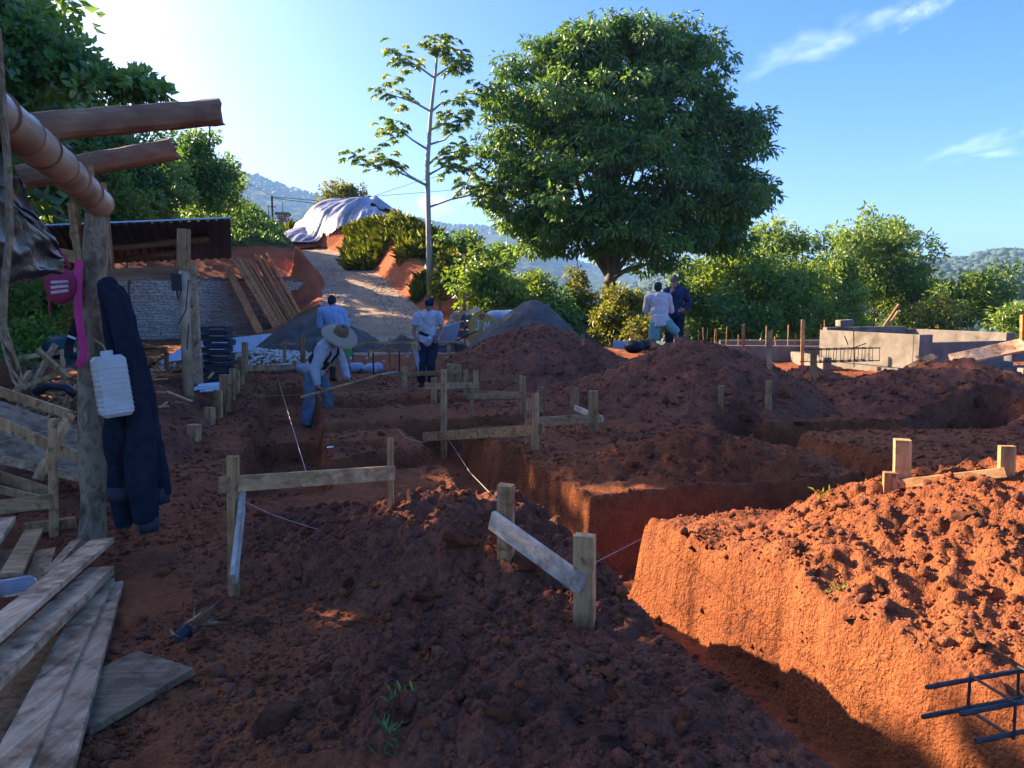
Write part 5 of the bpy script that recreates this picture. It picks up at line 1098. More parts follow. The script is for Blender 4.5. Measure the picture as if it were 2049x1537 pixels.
for k, (px, t, b, w_, lab) in enumerate(((450, 750, 828, 17, 'thick short stake in the row left of the trench'), (436, 780, 838, 15, 'pale squat stake in the row left of the trench'), (465, 738, 800, 10, 'slim stake at the far end of the row left of the trench'), (474, 742, 790, 9, 'slim stake beside the trench row end'), (419, 815, 846, 18, 'low wide stake stump in the soil bank left of the trench'), (388, 850, 880, 22, 'wide sawn stake stump nearest in the soil bank'))):
    stake(lab, px, t, b, w_, mat='wood', group='stakes along the left trench')
batter('small far batter board in front of the gravel heap', [(569, 683, 718, 5, 17.5), (603, 674, 716, 4, 17.5), (608, 672, 706, 4, 18)], [(560, 689, 17.45, 612, 687, 17.45, 4, 'woodx')])
batter('long far batter board behind the man in the grey shirt', [(780, 676, 735, 3, 17.5), (828, 690, 735, 4, 17.5), (738, 690, 722, 4, 17.5), (706, 680, 735, 4, 17.8)], [(690, 687, 17.45, 925, 684, 17.45, 5, 'woodx'), (735, 702, 17.4, 832, 700, 17.4, 5, 'woodx')])
batter('far batter board left of the soil heap', [(898, 690, 728, 6, 16), (925, 704, 735, 5, 15.6), (948, 712, 740, 4, 15.2)], [(880, 726, 15.9, 955, 722, 15.2, 6, 'woodx'), (890, 715, 16, 930, 718, 15.5, 4, 'woodgrey')])
for px, t, b, lab in ((747, 706, 748, 'thin dark steel pin left in the far levelled area'), (799, 702, 738, 'thin dark steel pin right in the far levelled area')):
    m = MB(); q = at(px, b, 15.2); q.z = Hs(q.x, 15.2) - .1; m.tube([q, at(px, t, 15.2)], .018, 6); tag(m.build('steel_pin', M['iron']), lab, 'steel pin', 'steel pins')
batter('batter board behind the crest of the sunlit block', [(1806, 880, 972, 30), (2015, 892, 955, 27)], [(1790, 966, 0, 2005, 942, 1, 18, 'woodx')])
stake('short sawn stump against the stake on the sunlit crest', 1782, 945, 985, 26, mat='wood')
batter('batter board at the far left in front of the plywood', [(105, 838, 1078, 14)], [(-80, 1022, 4.9, 108, 1000, 0, 28, 'woodx')])
for px, t, b, w_, d, lab in ((1443, 772, 818, 11, None, 'left of two short stakes on the broad soil heap'), (1538, 762, 820, 13, None, 'right of two short stakes on the broad soil heap'), (1540, 662, 738, 10, None, 'tall stake beside the small red soil heap'), (1628, 702, 768, 12, None, 'thick stake in front of the rusty rebar cage'),
                        (1607, 640, 700, 7, 17.5, 'tall pale post in front of the low foundation wall'), (1488, 650, 712, 6, 17.5, 'grey post left in front of the low foundation wall'), (1265, 660, 706, 6, None, 'pale stake left of the man in teal shorts'), (1166, 670, 690, 6, None, 'short pale stake end on top of the brown soil heap'), (930, 585, 640, 5, 24, 'slim pale pole standing behind the yellow mixer'), (1375, 655, 695, 5, 17, 'grey short stake right of the navy shirted man')):
    stake(lab, px, t, b, w_, d)
m = MB(); m.beam(at(1228, 689, 17.6), at(1290, 695, 17.4), .3, .18); tag(m.build('roofing_stack', M['zinc']), 'short stack of grey sheets behind the soil heaps by the pale stake', 'sheets')
m = MB(); c = at(1270, 694, 16.6); m.ell(c, (.22, .2, .13)); m.ell(c + Vector((.2, .1, .02)), (.16, .15, .11)); o = remeshed(m, 'black_bag', [M['black']], None, .03, 3, .05, .2, seed=4); tag(o, 'crumpled black plastic bag beside the man in teal shorts', 'bag')
# string lines
def string(label, pts, r_=.0022, sag=0):
    m = MB(); P = []
    for a, b in zip(pts, pts[1:]):
        for i in range(8): f = i / 8; P.append(a.lerp(b, f) - Vector((0, 0, sag * 4 * f * (1 - f))))
    P.append(pts[-1]); m.tube(P, r_, 4); tag(m.build('string_line', M['string']), label, 'string', 'mason string lines')
string('string line running up the left trench from the near batter board', [at(612, 943, D1[0] * .55 + D1[1] * .45 - .05), at(548, 732, 13)], .0017)
string('string line from the long board down to the grey board', [at(890, 868, D3[0] - .06), at(940, 945, 6.2), at(998, 1005, D2[0] - .06)], .0017)
string('string line stretching right from the thick near stake to the sunlit block', [at(1190, 1126, D2[1] + .02), at(1296, 1072, 4.95), at(1560, 1046, 5.5), at(1720, 985, 6.2), at(1782, 955, 6.3)], .0017)
string('string line from the warped board to the foreground heap', [at(490, 1004, 4.2), at(600, 1048, 4.25), at(707, 1072, 4.3)], .0017, .01)
string('thin string sagging across the left trench at knee height', [at(470, 770, 11), at(520, 793, 10.8), at(600, 790, 10.8), at(850, 778, 10.8), at(1040, 785, 10.2)], .0017)
string('loose string hanging from the left end of the long board', [at(795, 858, 8), at(815, 878, 7.7), at(848, 886, 7.5), at(860, 878, 7.4)], .002)
string('faint string line at the far left over the plywood', [at(0, 885, 5.2), at(100, 860, 5.0), at(222, 838, 5.4)], .0016)
string('tangled string under the batter board with two thick stakes', [at(1150, 840, 8.9), at(1155, 862, 8.8), at(1168, 870, 8.8), at(1158, 850, 8.85), at(1178, 852, 8.85), at(1172, 872, 8.8), at(1160, 876, 8.7)], .002)
string('loose white string end on the soil bank left of the trench', [at(322, 885, 7.6), at(345, 862, 8.2), at(355, 852, 8.5), at(375, 855, 8.5)], .004)
# planks lying at the lower left
def plank(label, a, b, w_, th, mat='woody', up=(0, 0, 1), group='planks lying at the lower left', name='plank'):
    m = MB(); m.beam(a, b, w_, th, up, jit=.006); o = m.build(name, M[mat]); tag(o, label, 'plank', group); return o
plank('topmost grey plank reaching furthest towards the trunk post', pz(206, 1082, .17), pz(-110, 1345, .30), .125, .028)
plank('second plank whose dark side edge shows in the plank pile', pz(203, 1142, .13), pz(-120, 1450, .22), .13, .045)
plank('third lower plank between the second and the broad grey plank', pz(205, 1165, .07), pz(-10, 1600, .14), .12, .035)
plank('broad pale grey plank at the right side of the pile', pz(216, 1172, .05), pz(80, 1590, .13), .15, .03)
plank('bottom plank tucked under the broad grey plank', pz(150, 1215, .015), pz(-60, 1560, .03), .2, .05, 'wood')
plank('short pale board sticking up behind the bottle', pz(68, 1062, .16), pz(22, 1150, .22), .10, .02, 'woodx')
plank('short reddish board end beside the bottle', pz(92, 1108, .12), pz(70, 1180, .12), .10, .06, 'wood')
plank('grey board end leaning beside the trunk post foot', pz(155, 1095, .12), pz(95, 1165, .12), .05, .10)
plank('grey board end at the left edge above the bottle', pz(10, 1040, .2), pz(-40, 1110, .2), .12, .03)
plank('wide pale board under the bottle at the left edge', pz(30, 1100, .06), pz(-70, 1170, .06), .22, .02, 'woodx')
a = pz(330, 1325, .075); b = pz(120, 1440, .055); plank('broad muddy board half buried in front of the plank pile', a, b, .36, .03, 'ply', (0.05, .12, 1), None)
m = MB(); c = gp(352, 1288); m.tube([c - Vector((0, 0, .03)), c + Vector((.02, .03, .03)), c + Vector((.04, .05, .05))], .036, 14); m.tube([c + Vector((.04, .05, .05)), c + Vector((.044, .055, .054))], .03, 14); tag(m.build('pipe_end', M['black']), 'black plastic pipe end poking out behind the half buried board', 'pipe')
rs_ = np.random.RandomState(4); P = np.array([tuple(gp(375, 1262))] * 16) + rs_.normal(size=(16, 3)) * [.03, .03, .01] + [0, 0, .02]; D = rs_.normal(size=(16, 3)) * .6 + [1, .6, .3]; V, F = leaf_arrays(P, D, .17, .006, rs_, .1, .4); tag(mesh_np('dry_straw', V, F, M['rope'], None, var=np.zeros(len(F))), 'wisp of dry straw beside the black pipe end', 'straw')
def bottle():
    a = pz(-40, 1185, .22); b = pz(72, 1166, .24); d = (b - a).normalized(); root = empty('plastic_bottle', a, 'clear plastic bottle lying on the planks at the left edge', 'bottle'); m = MB(); L_ = (b - a).length
    prof = [(0, .02), (.01, .042), (.25, .044), (.5, .043), (.78, .044), (.90, .042), (.97, .030), (1, .012)]; m.tube([a + d * (L_ * f) for f, r_ in prof], [r_ for f, r_ in prof], 18); m.build('body', M['pet'], root, smooth=True)
    m = MB(); m.tube([a + d * (L_ * .05), a + d * (L_ * .36)], .0452, 18, cap=False); m.build('label_band', M['redpaint'], root, smooth=True)
bottle()
# plywood and scrap at the left
m = MB(); A, B, C_, D_ = at(-160, 745, 5.9), at(222, 880, 6.2), at(212, 962, 5.75), at(-160, 900, 5.3); n = (B - A).cross(D_ - A).normalized() * .02
m.add([A, B, C_, D_, A + n, B + n, C_ + n, D_ + n], [(0, 1, 2, 3), (7, 6, 5, 4), (0, 4, 5, 1), (1, 5, 6, 2), (2, 6, 7, 3), (3, 7, 4, 0)]); tag(m.build('plywood_sheet', M['ply']), 'dirty plywood sheet propped behind the trunk post', 'plywood')
sc = [((-40, 770, 5.55), (140, 830, 5.75), 18, 'reddish batten along the top edge of the plywood'), ((-60, 820, 5.2), (222, 945, 5.6), 22, 'long batten across the foot of the plywood'), ((-60, 905, 5.1), (200, 965, 5.45), 16, 'batten lying in front of the plywood foot'), ((140, 830, 5.5), (75, 960, 5.2), 14, 'slanting strut in front of the plywood'), ((-60, 935, 5.0), (100, 985, 5.2), 20, 'weathered board on the ground under the plywood'), ((-60, 965, 4.9), (95, 1002, 5.1), 14, 'lowest weathered board under the plywood'),
      ((50, 1058, 4.9), (150, 1045, 5.0), 22, 'short log end on the ground behind the left stake'), ((75, 700, 8.6), (140, 760, 8.4), 10, 'crossed stick in the scrap heap'), ((110, 690, 8.8), (60, 780, 8.4), 9, 'upright stick in the scrap heap'), ((15, 720, 9.0), (150, 700, 8.8), 9, 'flat lath on the scrap heap'), ((125, 705, 8.7), (128, 790, 8.4), 10, 'post of the scrap heap'),
      ((30, 780, 8.2), (150, 735, 8.6), 8, 'pale lath leaning over the scrap heap'), ((60, 745, 8.5), (20, 800, 8.1), 10, 'short stick at the left of the scrap heap')]
for a, b, h, lab in sc:
    plank(lab, at(*a), at(*b), .05, px2m(h, a[2]), 'wood' if rnd.random() < .6 else 'woody', group='scrap timber at the left', name='scrap_board')
def scrap():
    rs = np.random.RandomState(9); n = 260; x = rs.normal(-5.6, .7, n); y = rs.normal(8.8, .7, n); z = H(x, y) + rs.uniform(0, .3, n); m = MB()
    for k in range(n):
        p = Vector((x[k], y[k], z[k])); d = Vector(rs.normal(size=3)); d.z *= .4; d.normalize(); m.beam(p, p + d * rs.uniform(.08, .4), rs.uniform(.01, .05), .015, (0, 0, 1))
    tag(m.build('wood_litter', M['wood']), 'litter of wood scraps and rubbish behind the trunk post', 'scrap wood', kind='stuff')
    m = MB(); c = at(122, 695, 9.6); m.ell(c, (.22, .18, .16), 14, 8); m.tube([c - Vector((.25, 0, .1)), c + Vector((.25, 0, -.1))], .06, 8); o = remeshed(m, 'machine', [M['bluetool']], None, .02, 2); tag(o, 'dark green machine housing on the scrap heap', 'machine')
    m = MB(); q = [at(70, 785, 8.0), at(100, 772, 8.0), at(130, 775, 8.0), at(150, 790, 8.0)]; m.tube(q, .045, 8); tag(m.build('black_hose', M['black'], smooth=True), 'black corrugated hose curving behind the trunk post', 'hose')
    # saw bench
    g = gp(300, 760); d = g.y; root = empty('saw_bench', g, 'low trestle bench of new timber left of the shelter post', 'bench')
    for a, b, w_, nm in (((285, 708), (335, 700), 14, 'top_board'), ((300, 715), (298, 762), 9, 'leg'), ((333, 705), (334, 750), 8, 'leg'), ((305, 720), (328, 752), 6, 'brace'), ((330, 712), (300, 735), 6, 'brace')):
        m = MB(); m.beam(at(*a, d), at(*b, d), px2m(w_, d), .06, (0, 1, 0)); m.build(nm, M['wood'], root)
    for k, (px, py, d) in enumerate(((290, 695, 14.5), (270, 690, 15.2), (265, 705, 14.0), (350, 740, 13.6))):
        m = MB(); a = at(px - 22, py + 4, d); b = at(px + 24, py, d); m.beam(a, b, .3, .04, (0, .2, 1)); tag(m.build('scrap_board', M['wood' if k % 2 else 'woodred']), ['reddish boards stacked behind the saw bench', 'far board in the stack behind the saw bench', 'near board lying left of the saw bench', 'board under the zinc sheet near the shelter post'][k], 'board', 'boards by the saw bench')
    p = gp(410, 790); m = MB()
    for k in range(3): m.beam(p + Vector((-.22 + .04 * k, .05 * k, .05 + .035 * k)), p + Vector((.22, .06 * k, .09 + .03 * k)), .13, .012, (.1, -.3, 1))
    tag(m.build('pale_offcuts', M['white']), 'few pale thin offcuts lying right of the shelter post foot', 'offcuts')
    m = MB(); p = gp(660, 897); m.beam(p + Vector((-.03, 0, .01)), p + Vector((.04, .01, .012)), .06, .006); tag(m.build('paper_scrap', M['white']), 'small white paper scrap on the block right of the left trench', 'litter')
    for k, (px, py, lab) in enumerate(((565, 722, 'crumpled pale cement bag left of the man in the straw hat'), (608, 722, 'bluish cement bag behind the man in the straw hat'), (705, 720, 'white bundle right of the man in the light blue shirt'), (742, 720, 'small pale bag on the far levelled area'))):
        q = at(px, py, 16.0); q.z = Hs(q.x, 16) + .08; m = MB(); m.ell(q, (.22 - .04 * (k > 1), .14, .10)); m.ell(q + Vector((.12, .03, .03)), (.12, .1, .07)); tag(remeshed(m, 'cement_bag', [M['greybag']], None, .025, 2, .04, .15, seed=k), lab, 'bag', 'bags on the site')
scrap()
# mixer, blocks, wheelbarrow
def mixer():
    d = 20.6; c = at(963, 652, d); r_ = px2m(27, d); g = Vector((c.x, d, Hs(c.x, d))); root = empty('concrete_mixer', g, 'old yellow concrete mixer with white painted letters behind the sand', 'mixer')
    ax = Vector((-.25, -.93, .1)).normalized(); rt = Vector((0, 0, 1)).cross(-ax).normalized() * -1; rt = ax.cross(Vector((0, 0, 1))).normalized() * -1; rt = rt if rt.x > 0 else -rt; up = rt.cross(ax); up = up if up.z > 0 else -up
    def plate(off, th, name, mat, k=1.0):
        vv = []; n = 24; pts = []
        for i in range(n + 1): t = math.pi * i / n; pts.append((math.cos(t) * r_ * k, math.sin(t) * r_ * k))
        pts += [(-r_ * k, -r_ * 1.25), (r_ * k, -r_ * 1.25)]; N_ = len(pts)
        for o_ in (off, off - th):
            for (a, b) in pts: vv.append(c + rt * a + up * b + ax * o_)
        ff = [tuple(range(N_)), tuple(reversed(range(N_, 2 * N_)))] + [(i, i + N_, (i + 1) % N_ + N_, (i + 1) % N_) for i in range(N_)]; m = MB(); m.add(vv, ff); return m.build(name, M[mat], root)
    plate(0, .08, 'drum_cover', 'yellow'); plate(-.08, .5, 'housing', 'yellow', .9)
    def stroke(pts, name, mat, w_=.022):
        m = MB()
        P = [c + rt * (a * r_) + up * (b * r_) + ax * .006 for a, b in pts]
        for a, b in zip(P, P[1:]): m.beam(a, b, w_ * 1.4, .008, ax)
        m.build(name, M[mat], root)
    stroke([(-.22, .38), (-.22, -.18), (-.30, -.32), (-.42, -.30), (-.46, -.16)], 'painted_letter', 'white'); stroke([(-.36, .38), (-.1, .38)], 'painted_letter', 'white')
    stroke([(.22, -.38), (.30, .30), (.46, -.1), (.62, .36), (.66, -.30)], 'painted_letter', 'white'); stroke([(-.1, .62), (-.16, .76), (-.06, .82), (.03, .72), (.12, .82), (.22, .76), (.14, .60), (.02, .46), (-.1, .62)], 'painted_heart', 'redpaint', .03)
    for s in (-1, 1): m = MB(); m.beam(c + rt * (s * .3) - up * r_ * .8 - ax * .3, Vector((c.x + s * .32, d + .25, g.z - .05)), .07, .07); m.build('leg', M['iron'], root)
    m = MB(); m.tube([c + ax * .0 + rt * (-r_ * 1.05) , c + rt * (-r_ * 1.3) - up * .1], .04, 6); m.build('crank', M['iron'], root)
mixer()
rb = random.Random(5)
for k in range(9):
    i, j = k % 3, k // 3; d = 21.5; p = at(906 + i * 12 + j * 2, 668 - j * 17, d); m = MB(); m.beam(p - Vector((.1, 0, 0)), p + Vector((.1, .05, 0)), .3, .2); tag(m.build('concrete_block', M['block'], bevel=.01), 'topmost block of the stack left of the mixer' if k == 8 else 'grey block stacked by the mixer, %s row, %s' % (('bottom', 'middle', 'top')[j], ('left', 'centre', 'right')[i]), 'block', 'blocks stacked by the mixer')
for k, (a, b, lab) in enumerate((((893, 672), (925, 622), 'grey plank leaning on the concrete blocks'), ((885, 670), (912, 625), 'thin lath leaning left on the concrete blocks'), ((930, 628), (960, 618), 'board lying on top of the concrete blocks'))):
    m = MB(); m.beam(at(*a, 20.9), at(*b, 21.3), .14, .03, (0, -1, .2)); tag(m.build('plank', M['woody']), lab, 'plank', 'boards by the mixer')
m = MB(); q = at(1005, 634, 22); m.ell(q, (.5, .35, .18)); m.ell(q + Vector((.4, 0, -.05)), (.4, .3, .15)); m.ell(q - Vector((0, 0, .5)), (.8, .5, .5)); tag(remeshed(m, 'bag_pile', [M['greybag']], None, .04, 2, .09, .3, seed=6), 'pale wrapped cement pile behind the dark sand pile', 'bags')
def barrow():
    d = 19.2; c = at(895, 672, d); root = empty('wheelbarrow', Vector((c.x, d, Hs(c.x, d))), 'grey wheelbarrow tipped up right of the man in the grey shirt', 'wheelbarrow'); m = MB(); vv = []; ff = []
    for s, z in ((1, .26), (.62, -.2)):
        for i in range(12): t = 2 * math.pi * i / 12; vv.append(c + Vector((math.cos(t) * .34 * s, math.sin(t) * .2 * s - (.14 if z < 0 else 0) * -1, z + .1 * math.cos(t))))
    ff = [(i, (i + 1) % 12, 12 + (i + 1) % 12, 12 + i) for i in range(12)] + [tuple(range(12, 24))]; m.add(vv, ff); o = m.build('tray', M['zinc'], root); s_ = o.modifiers.new('t', 'SOLIDIFY'); s_.thickness = .012
    for s in (-1, 1): m = MB(); m.tube([c + Vector((-.5, s * .2, -.35)), c + Vector((0, s * .2, -.24)), c + Vector((.75, s * .24, .12))], .02, 6); m.build('handle', M['iron'], root); m = MB(); m.tube([c + Vector((.2, s * .2, -.2)), c + Vector((.28, s * .2, -.62))], .018, 6); m.build('leg', M['iron'], root)
    m = MB(); w_ = c + Vector((-.52, 0, -.42)); pts = [w_ + Vector((math.cos(t) * .17, 0, math.sin(t) * .17)) for t in [i * math.pi / 8 for i in range(17)]]; m.tube(pts, .035, 6); m.build('wheel', M['black'], root)
barrow()
# ------------------------------------------------------------------ people
def V3(*a): return Vector(a)
def build_person(label, O, J, face, tops, bottoms, shoes, sleeve='long', shorts=False, hand=('open', 'open'), lean_side=1.0, hair='short', seed=1, skin='skin', scale=1.0):
    """J: joints in metres relative to O (x right, y away, z up)"""
    P = {k: O + Vector(v) * scale for k, v in J.items()}; root = empty('person', O, label, 'person')
    up = (P['neck'] - P['pelvis']).normalized(); acr = (P['shr'] - P['shl']).normalized(); fw = acr.cross(up).normalized() * -1
    if fw.dot(Vector(face)) < 0: fw = -fw
    body = MB()
    Rm = Matrix((acr, fw, up)).transposed()
    def torso(m, g, hips=True, chest=True):
        pe, ne = P['pelvis'], P['neck']; ln = (ne - pe).length
        if chest:
            m.ell(pe.lerp(ne, .70), (.165 + g, .112 + g, .20 + g), 14, 10, Rm); m.ell(pe.lerp(ne, .40), (.150 + g, .108 + g, .19 + g), 14, 10, Rm); m.tube([P['shl'] + acr * .01 , ne - up * .02, P['shr'] - acr * .01], [.062 + g, .075 + g, .062 + g], 10)
        m.ell(pe + up * .03, (.160 + g, .115 + g, .13 + g), 14, 10, Rm)
    torso(body, 0)
    f = Vector(face).normalized(); hd = P['head']; zz = ((hd - P['neck']).normalized() * .5 + Vector((0, 0, .5))).normalized(); xx = f.cross(zz).normalized(); zz = xx.cross(f).normalized(); Hm = Matrix((xx, f, zz)).transposed()
    h = lambda a, b, c: hd + xx * a + f * b + zz * c
    body.ell(h(0, -.008, .025), (.074, .092, .095), 14, 10, Hm); body.ell(h(0, .022, -.045), (.055, .062, .068), 12, 8, Hm); body.tube([P['neck'] - up * .05, h(0, -.02, -.05)], [.058, .052], 10)
    body.tube([h(0, .085, .02), h(0, .108, -.022)], [.009, .016], 6); body.ell(h(0, .078, .035), (.045, .016, .01), 8, 6, Hm)
    for s in (-1, 1): body.ell(h(s * .077, -.005, -.002), (.010, .020, .030), 8, 6, Hm)
    for s, k in ((-1, 'l'), (1, 'r')):
        sh, el, wr = P['sh' + k], P['el' + k], P['wr' + k]; body.tube([sh, sh.lerp(el, .5), el, el.lerp(wr, .35), wr], [.052, .046, .038, .038, .026], 10); body.ell(sh, (.056, .056, .056))
        hp, kn, an = P['hip' + k], P['kn' + k], P['an' + k]; body.tube([hp, hp.lerp(kn, .5), kn, kn.lerp(an, .35), an], [.088, .075, .054, .054, .036], 10)
        toe = P.get('toe' + k, an + Vector((f.x, f.y, 0)).normalized() * .15 - V3(0, 0, .06)); body.tube([an - V3(0, 0, .045) - (toe - an) * .3, an - V3(0, 0, .04), toe], [.034, .042, .03], 8)
        # hand: palm, four fingers curled, thumb from the side
        hdv = (wr - el).normalized(); aim = P.get('grip' + k); hdv = ((aim - wr).normalized() if aim is not None else hdv); sd = hdv.cross(f if abs(hdv.dot(f)) < .9 else zz).normalized(); pn = sd.cross(hdv).normalized(); curl = 1.1 if hand[0 if s < 0 else 1] == 'grip' else .45; palm = wr + hdv * .045
        body.ell(palm, (.040, .017, .052), 10, 8, Matrix((sd, pn, hdv)).transposed())
        for q in range(4):
            b0 = wr + hdv * .085 + sd * ((q - 1.5) * .020); L_ = (.068, .078, .074, .060)[q]; b1 = b0 + (hdv * math.cos(curl * .5) + pn * math.sin(curl * .5)) * L_ * .5; b2 = b1 + (hdv * math.cos(curl * 1.5) + pn * math.sin(curl * 1.5)) * L_ * .5; body.tube([b0 - hdv * .02, b0, b1, b2], [.010, .0098, .009, .0075], 6)
        t0 = wr + hdv * .03 + sd * .03; t1 = t0 + (hdv * .6 + sd * .7 + pn * .3).normalized() * .038; t2 = t1 + (hdv * .9 + pn * .5).normalized() * .03; body.tube([t0 - sd * .015, t0, t1, t2], [.013, .0125, .011, .009], 6)
    bo = remeshed(body, 'body', [M[skin]], root, .0085, 3)
    for s in (-1, 1): m = MB(); m.ell(h(s * .032, .080, .022), (.013, .006, .0065), 8, 6, Hm); m.build('eye', M['hair'], bo)
    m = MB(); m.beam(h(-.022, .083, -.058), h(.022, .083, -.058), .006, .006); m.build('mouth', M['redpaint'], bo)
    if hair:
        m = MB(); m.ell(h(0, -.022, .045), (.082, .092, .090), 14, 10, Hm); m.ell(h(0, -.06, -.01), (.066, .05, .07), 12, 8, Hm); remeshed(m, 'hair', [M['hair']], root, .01, 2, .01, .03, seed=seed)
    t = MB(); torso(t, .025)
    for k in 'lr':
        sh, el, wr = P['sh' + k], P['el' + k], P['wr' + k]; t.ell(sh, (.082, .082, .082))
        if sleeve == 'long': t.tube([sh, sh.lerp(el, .5), el, el.lerp(wr, .5), el.lerp(wr, .9)], [.076, .070, .060, .054, .045], 10)
        elif sleeve == 'rolled': t.tube([sh, sh.lerp(el, .5), el, el.lerp(wr, .35)], [.072, .068, .060, .058], 10)
        else: t.tube([sh, sh.lerp(el, .45), sh.lerp(el, .62)], [.072, .072, .074], 10)
    if J.get('hem'): t.tube([P['pelvis'] + up * .1, P['pelvis'] - up * J['hem'][2]], [.165, .172], 14, flat=.74)
    remeshed(t, 'shirt', [M[tops]], root, .011, 3, .026, .13, seed=seed)
    b = MB(); torso(b, .010, chest=False)
    for k in 'lr':
        hp, kn, an = P['hip' + k], P['kn' + k], P['an' + k]
        if shorts: b.tube([hp, hp.lerp(kn, .5), hp.lerp(kn, .98)], [.108, .104, .098], 12)
        else: b.tube([hp, hp.lerp(kn, .5), kn, kn.lerp(an, .5), kn.lerp(an, .92)], [.104, .094, .080, .078, .074], 12)
    remeshed(b, 'shorts' if shorts else 'trousers', [M[bottoms]], root, .011, 3, .026, .12, seed=seed + 5)
    for k in 'lr':
        an, kn = P['an' + k], P['kn' + k]; toe = P.get('toe' + k, an + Vector((f.x, f.y, 0)).normalized() * .17 - V3(0, 0, .06)); s = MB(); s.tube([an - V3(0, 0, .045) - (toe - an) * .35, an - V3(0, 0, .035), toe], [.045, .055, .043], 10); s.tube([an - V3(0, 0, .04), an.lerp(kn, .5 if shoes == 'boots' else .1)], [.052, .06], 10); remeshed(s, 'boot', [M['boot']], root, .012, 2)
    return root, P, h, Hm, dict(f=f, xx=xx, zz=zz, up=up, acr=acr, fw=fw, Rm=Rm)
def cap(root, h, Hm, mat, brim=True, back=False):
    m = MB(); m.ell(h(0, -.012, .062), (.086, .102, .072), 16, 10, Hm); m.build('cap', M[mat], root, smooth=True)
    if brim: m = MB(); s = -1 if back else 1; m.ell(h(0, s * .12 - .01, .055), (.07, .075, .010), 14, 6, Hm); m.build('cap_brim', M[mat], root, smooth=True)

# man in the straw hat, bent over a shovel in the left trench
X, Yp = at(624, 735, 11).x, 11.0; g = Hs(X - .05, Yp); O = V3(X, Yp, g)
J = dict(pelvis=(0.02, 0, .86), neck=(.30, -.08, 1.26), head=(.42, -.12, 1.32), shl=(.22, -.24, 1.20), shr=(.32, .12, 1.20), ell=(.12, -.32, .90), elr=(.42, .10, .92), wrl=(.17, -.33, .66), wrr=(.52, -.10, .74),
         hipl=(.0, -.09, .84), hipr=(.06, .09, .84), knl=(-.02, -.13, .46), knr=(.20, .08, .46), anl=(-.06, -.12, .08), anr=(.17, .08, .08), gripl=(.26, -.34, .61), gripr=(.60, -.14, .72))
r, P, h, Hm, A = build_person('man in a wide straw hat bent over a long handled tool in the trench', O, J, (.75, -.35, -.5), 'greyblue', 'jeans', 'boots', hand=('grip', 'grip'), seed=2, scale=1.05)
def straw_hat(root, c, ax, R_=.26):
    ax = ax.normalized(); e1 = ax.orthogonal().normalized(); e2 = ax.cross(e1); prof = [(.02, .135), (.07, .128), (.098, .10), (.105, .04), (.112, .012), (.17, -.008), (.22, -.022), (R_, -.045), (R_, -.052), (.17, -.016), (.10, .0)]; vv = []; ff = []; n = 28
    for (rr, z) in prof:
        for k in range(n): t = 2 * math.pi * k / n; vv.append(c + e1 * (math.cos(t) * rr) + e2 * (math.sin(t) * rr) + ax * (z + (.018 * math.sin(2 * t + .6) * (rr / R_) ** 2)))
    def rows(a, b): return [(i * n + k, i * n + (k + 1) % n, (i + 1) * n + (k + 1) % n, (i + 1) * n + k) for i in range(a, b) for k in range(n)]
    m = MB(); m.add(vv, rows(0, 4) + [tuple(range(n))]); hat = m.build('hat_crown', M['strawcrown'], root, smooth=True); m = MB(); m.add(vv, rows(4, len(prof) - 1)); m.build('hat_brim', M['straw'], root, smooth=True)
straw_hat(r, h(0, -.01, .075), Vector((.42, -.48, .78)), .27)
m = MB(); pe, ne = P['pelvis'], P['neck']; m.tube([pe.lerp(ne, .22), pe.lerp(ne, .50)], [.172, .178], 16, flat=.80); remeshed(m, 'back_brace', [M['belt']], r, .011, 2, .008, .06)
m = MB(); fw = A['fw']; ac = A['acr']
for s in (-1, 1): m.tube([pe.lerp(ne, .45) + ac * (s * .1) + fw * .13, pe.lerp(ne, .8) + ac * (s * .11) + fw * .14, ne + ac * (s * .1) + A['up'] * .07, pe.lerp(ne, .8) + ac * (s * .1) - fw * .135, pe.lerp(ne, .45) + ac * (s * .05) - fw * .13], .016, 6)
m.build('brace_strap', M['belt'], r)
t0 = O + V3(.10, -.36, .57) * 1.05; t1 = O + V3(.62, -.15, .71) * 1.05; dd = (t1 - t0).normalized(); root = empty('shovel', t0, 'long handled shovel in the hands of the man in the straw hat', 'shovel')
m = MB(); m.tube([t0 - dd * .18, t0 + dd * .4, t0 + dd * 1.0], [.019, .018, .018], 8); m.build('handle', M['wood'], root)
m = MB(); e = t0 + dd * 1.0; s = dd.cross(V3(0, 0, 1)).normalized(); u = s.cross(dd); vv = []; 
for z in (0, -.006):
    for a, b in ((0, .03), (.04, .10), (.20, .11), (.27, .06), (.30, 0), (.27, -.06), (.20, -.11), (.04, -.10), (0, -.03)): vv.append(e + dd * a + s * b + u * (z - .05 * (a / .3) * (1 - abs(b) * 5)))
m.add(vv, [tuple(range(9)), tuple(reversed(range(9, 18)))] + [(i, i + 9, (i + 1) % 9 + 9, (i + 1) % 9) for i in range(9)]); m.build('blade', M['steel'], root)

# man in a light blue shirt seen from behind
d = 14.4; X = at(676, 700, d).x; O = V3(X, d, Hs(X, d))
J = dict(pelvis=(.02, 0, .90), neck=(-.10, -.02, 1.38), head=(-.10, .05, 1.52), shl=(-.29, 0, 1.33), shr=(.09, .0, 1.33), ell=(-.33, .03, 1.06), elr=(.18, .06, 1.07), wrl=(-.22, .22, .92), wrr=(.10, .25, .92), hipl=(-.07, 0, .87), hipr=(.12, 0, .87), knl=(-.10, .02, .48), knr=(.17, .02, .48), anl=(-.12, 0, .08), anr=(.19, 0, .08))
build_person('man in a light blue shirt and lime shorts seen from behind', O, J, (.1, 1, -.45), 'lightblue', 'limeshorts', 'boots', 'rolled', True, seed=4)
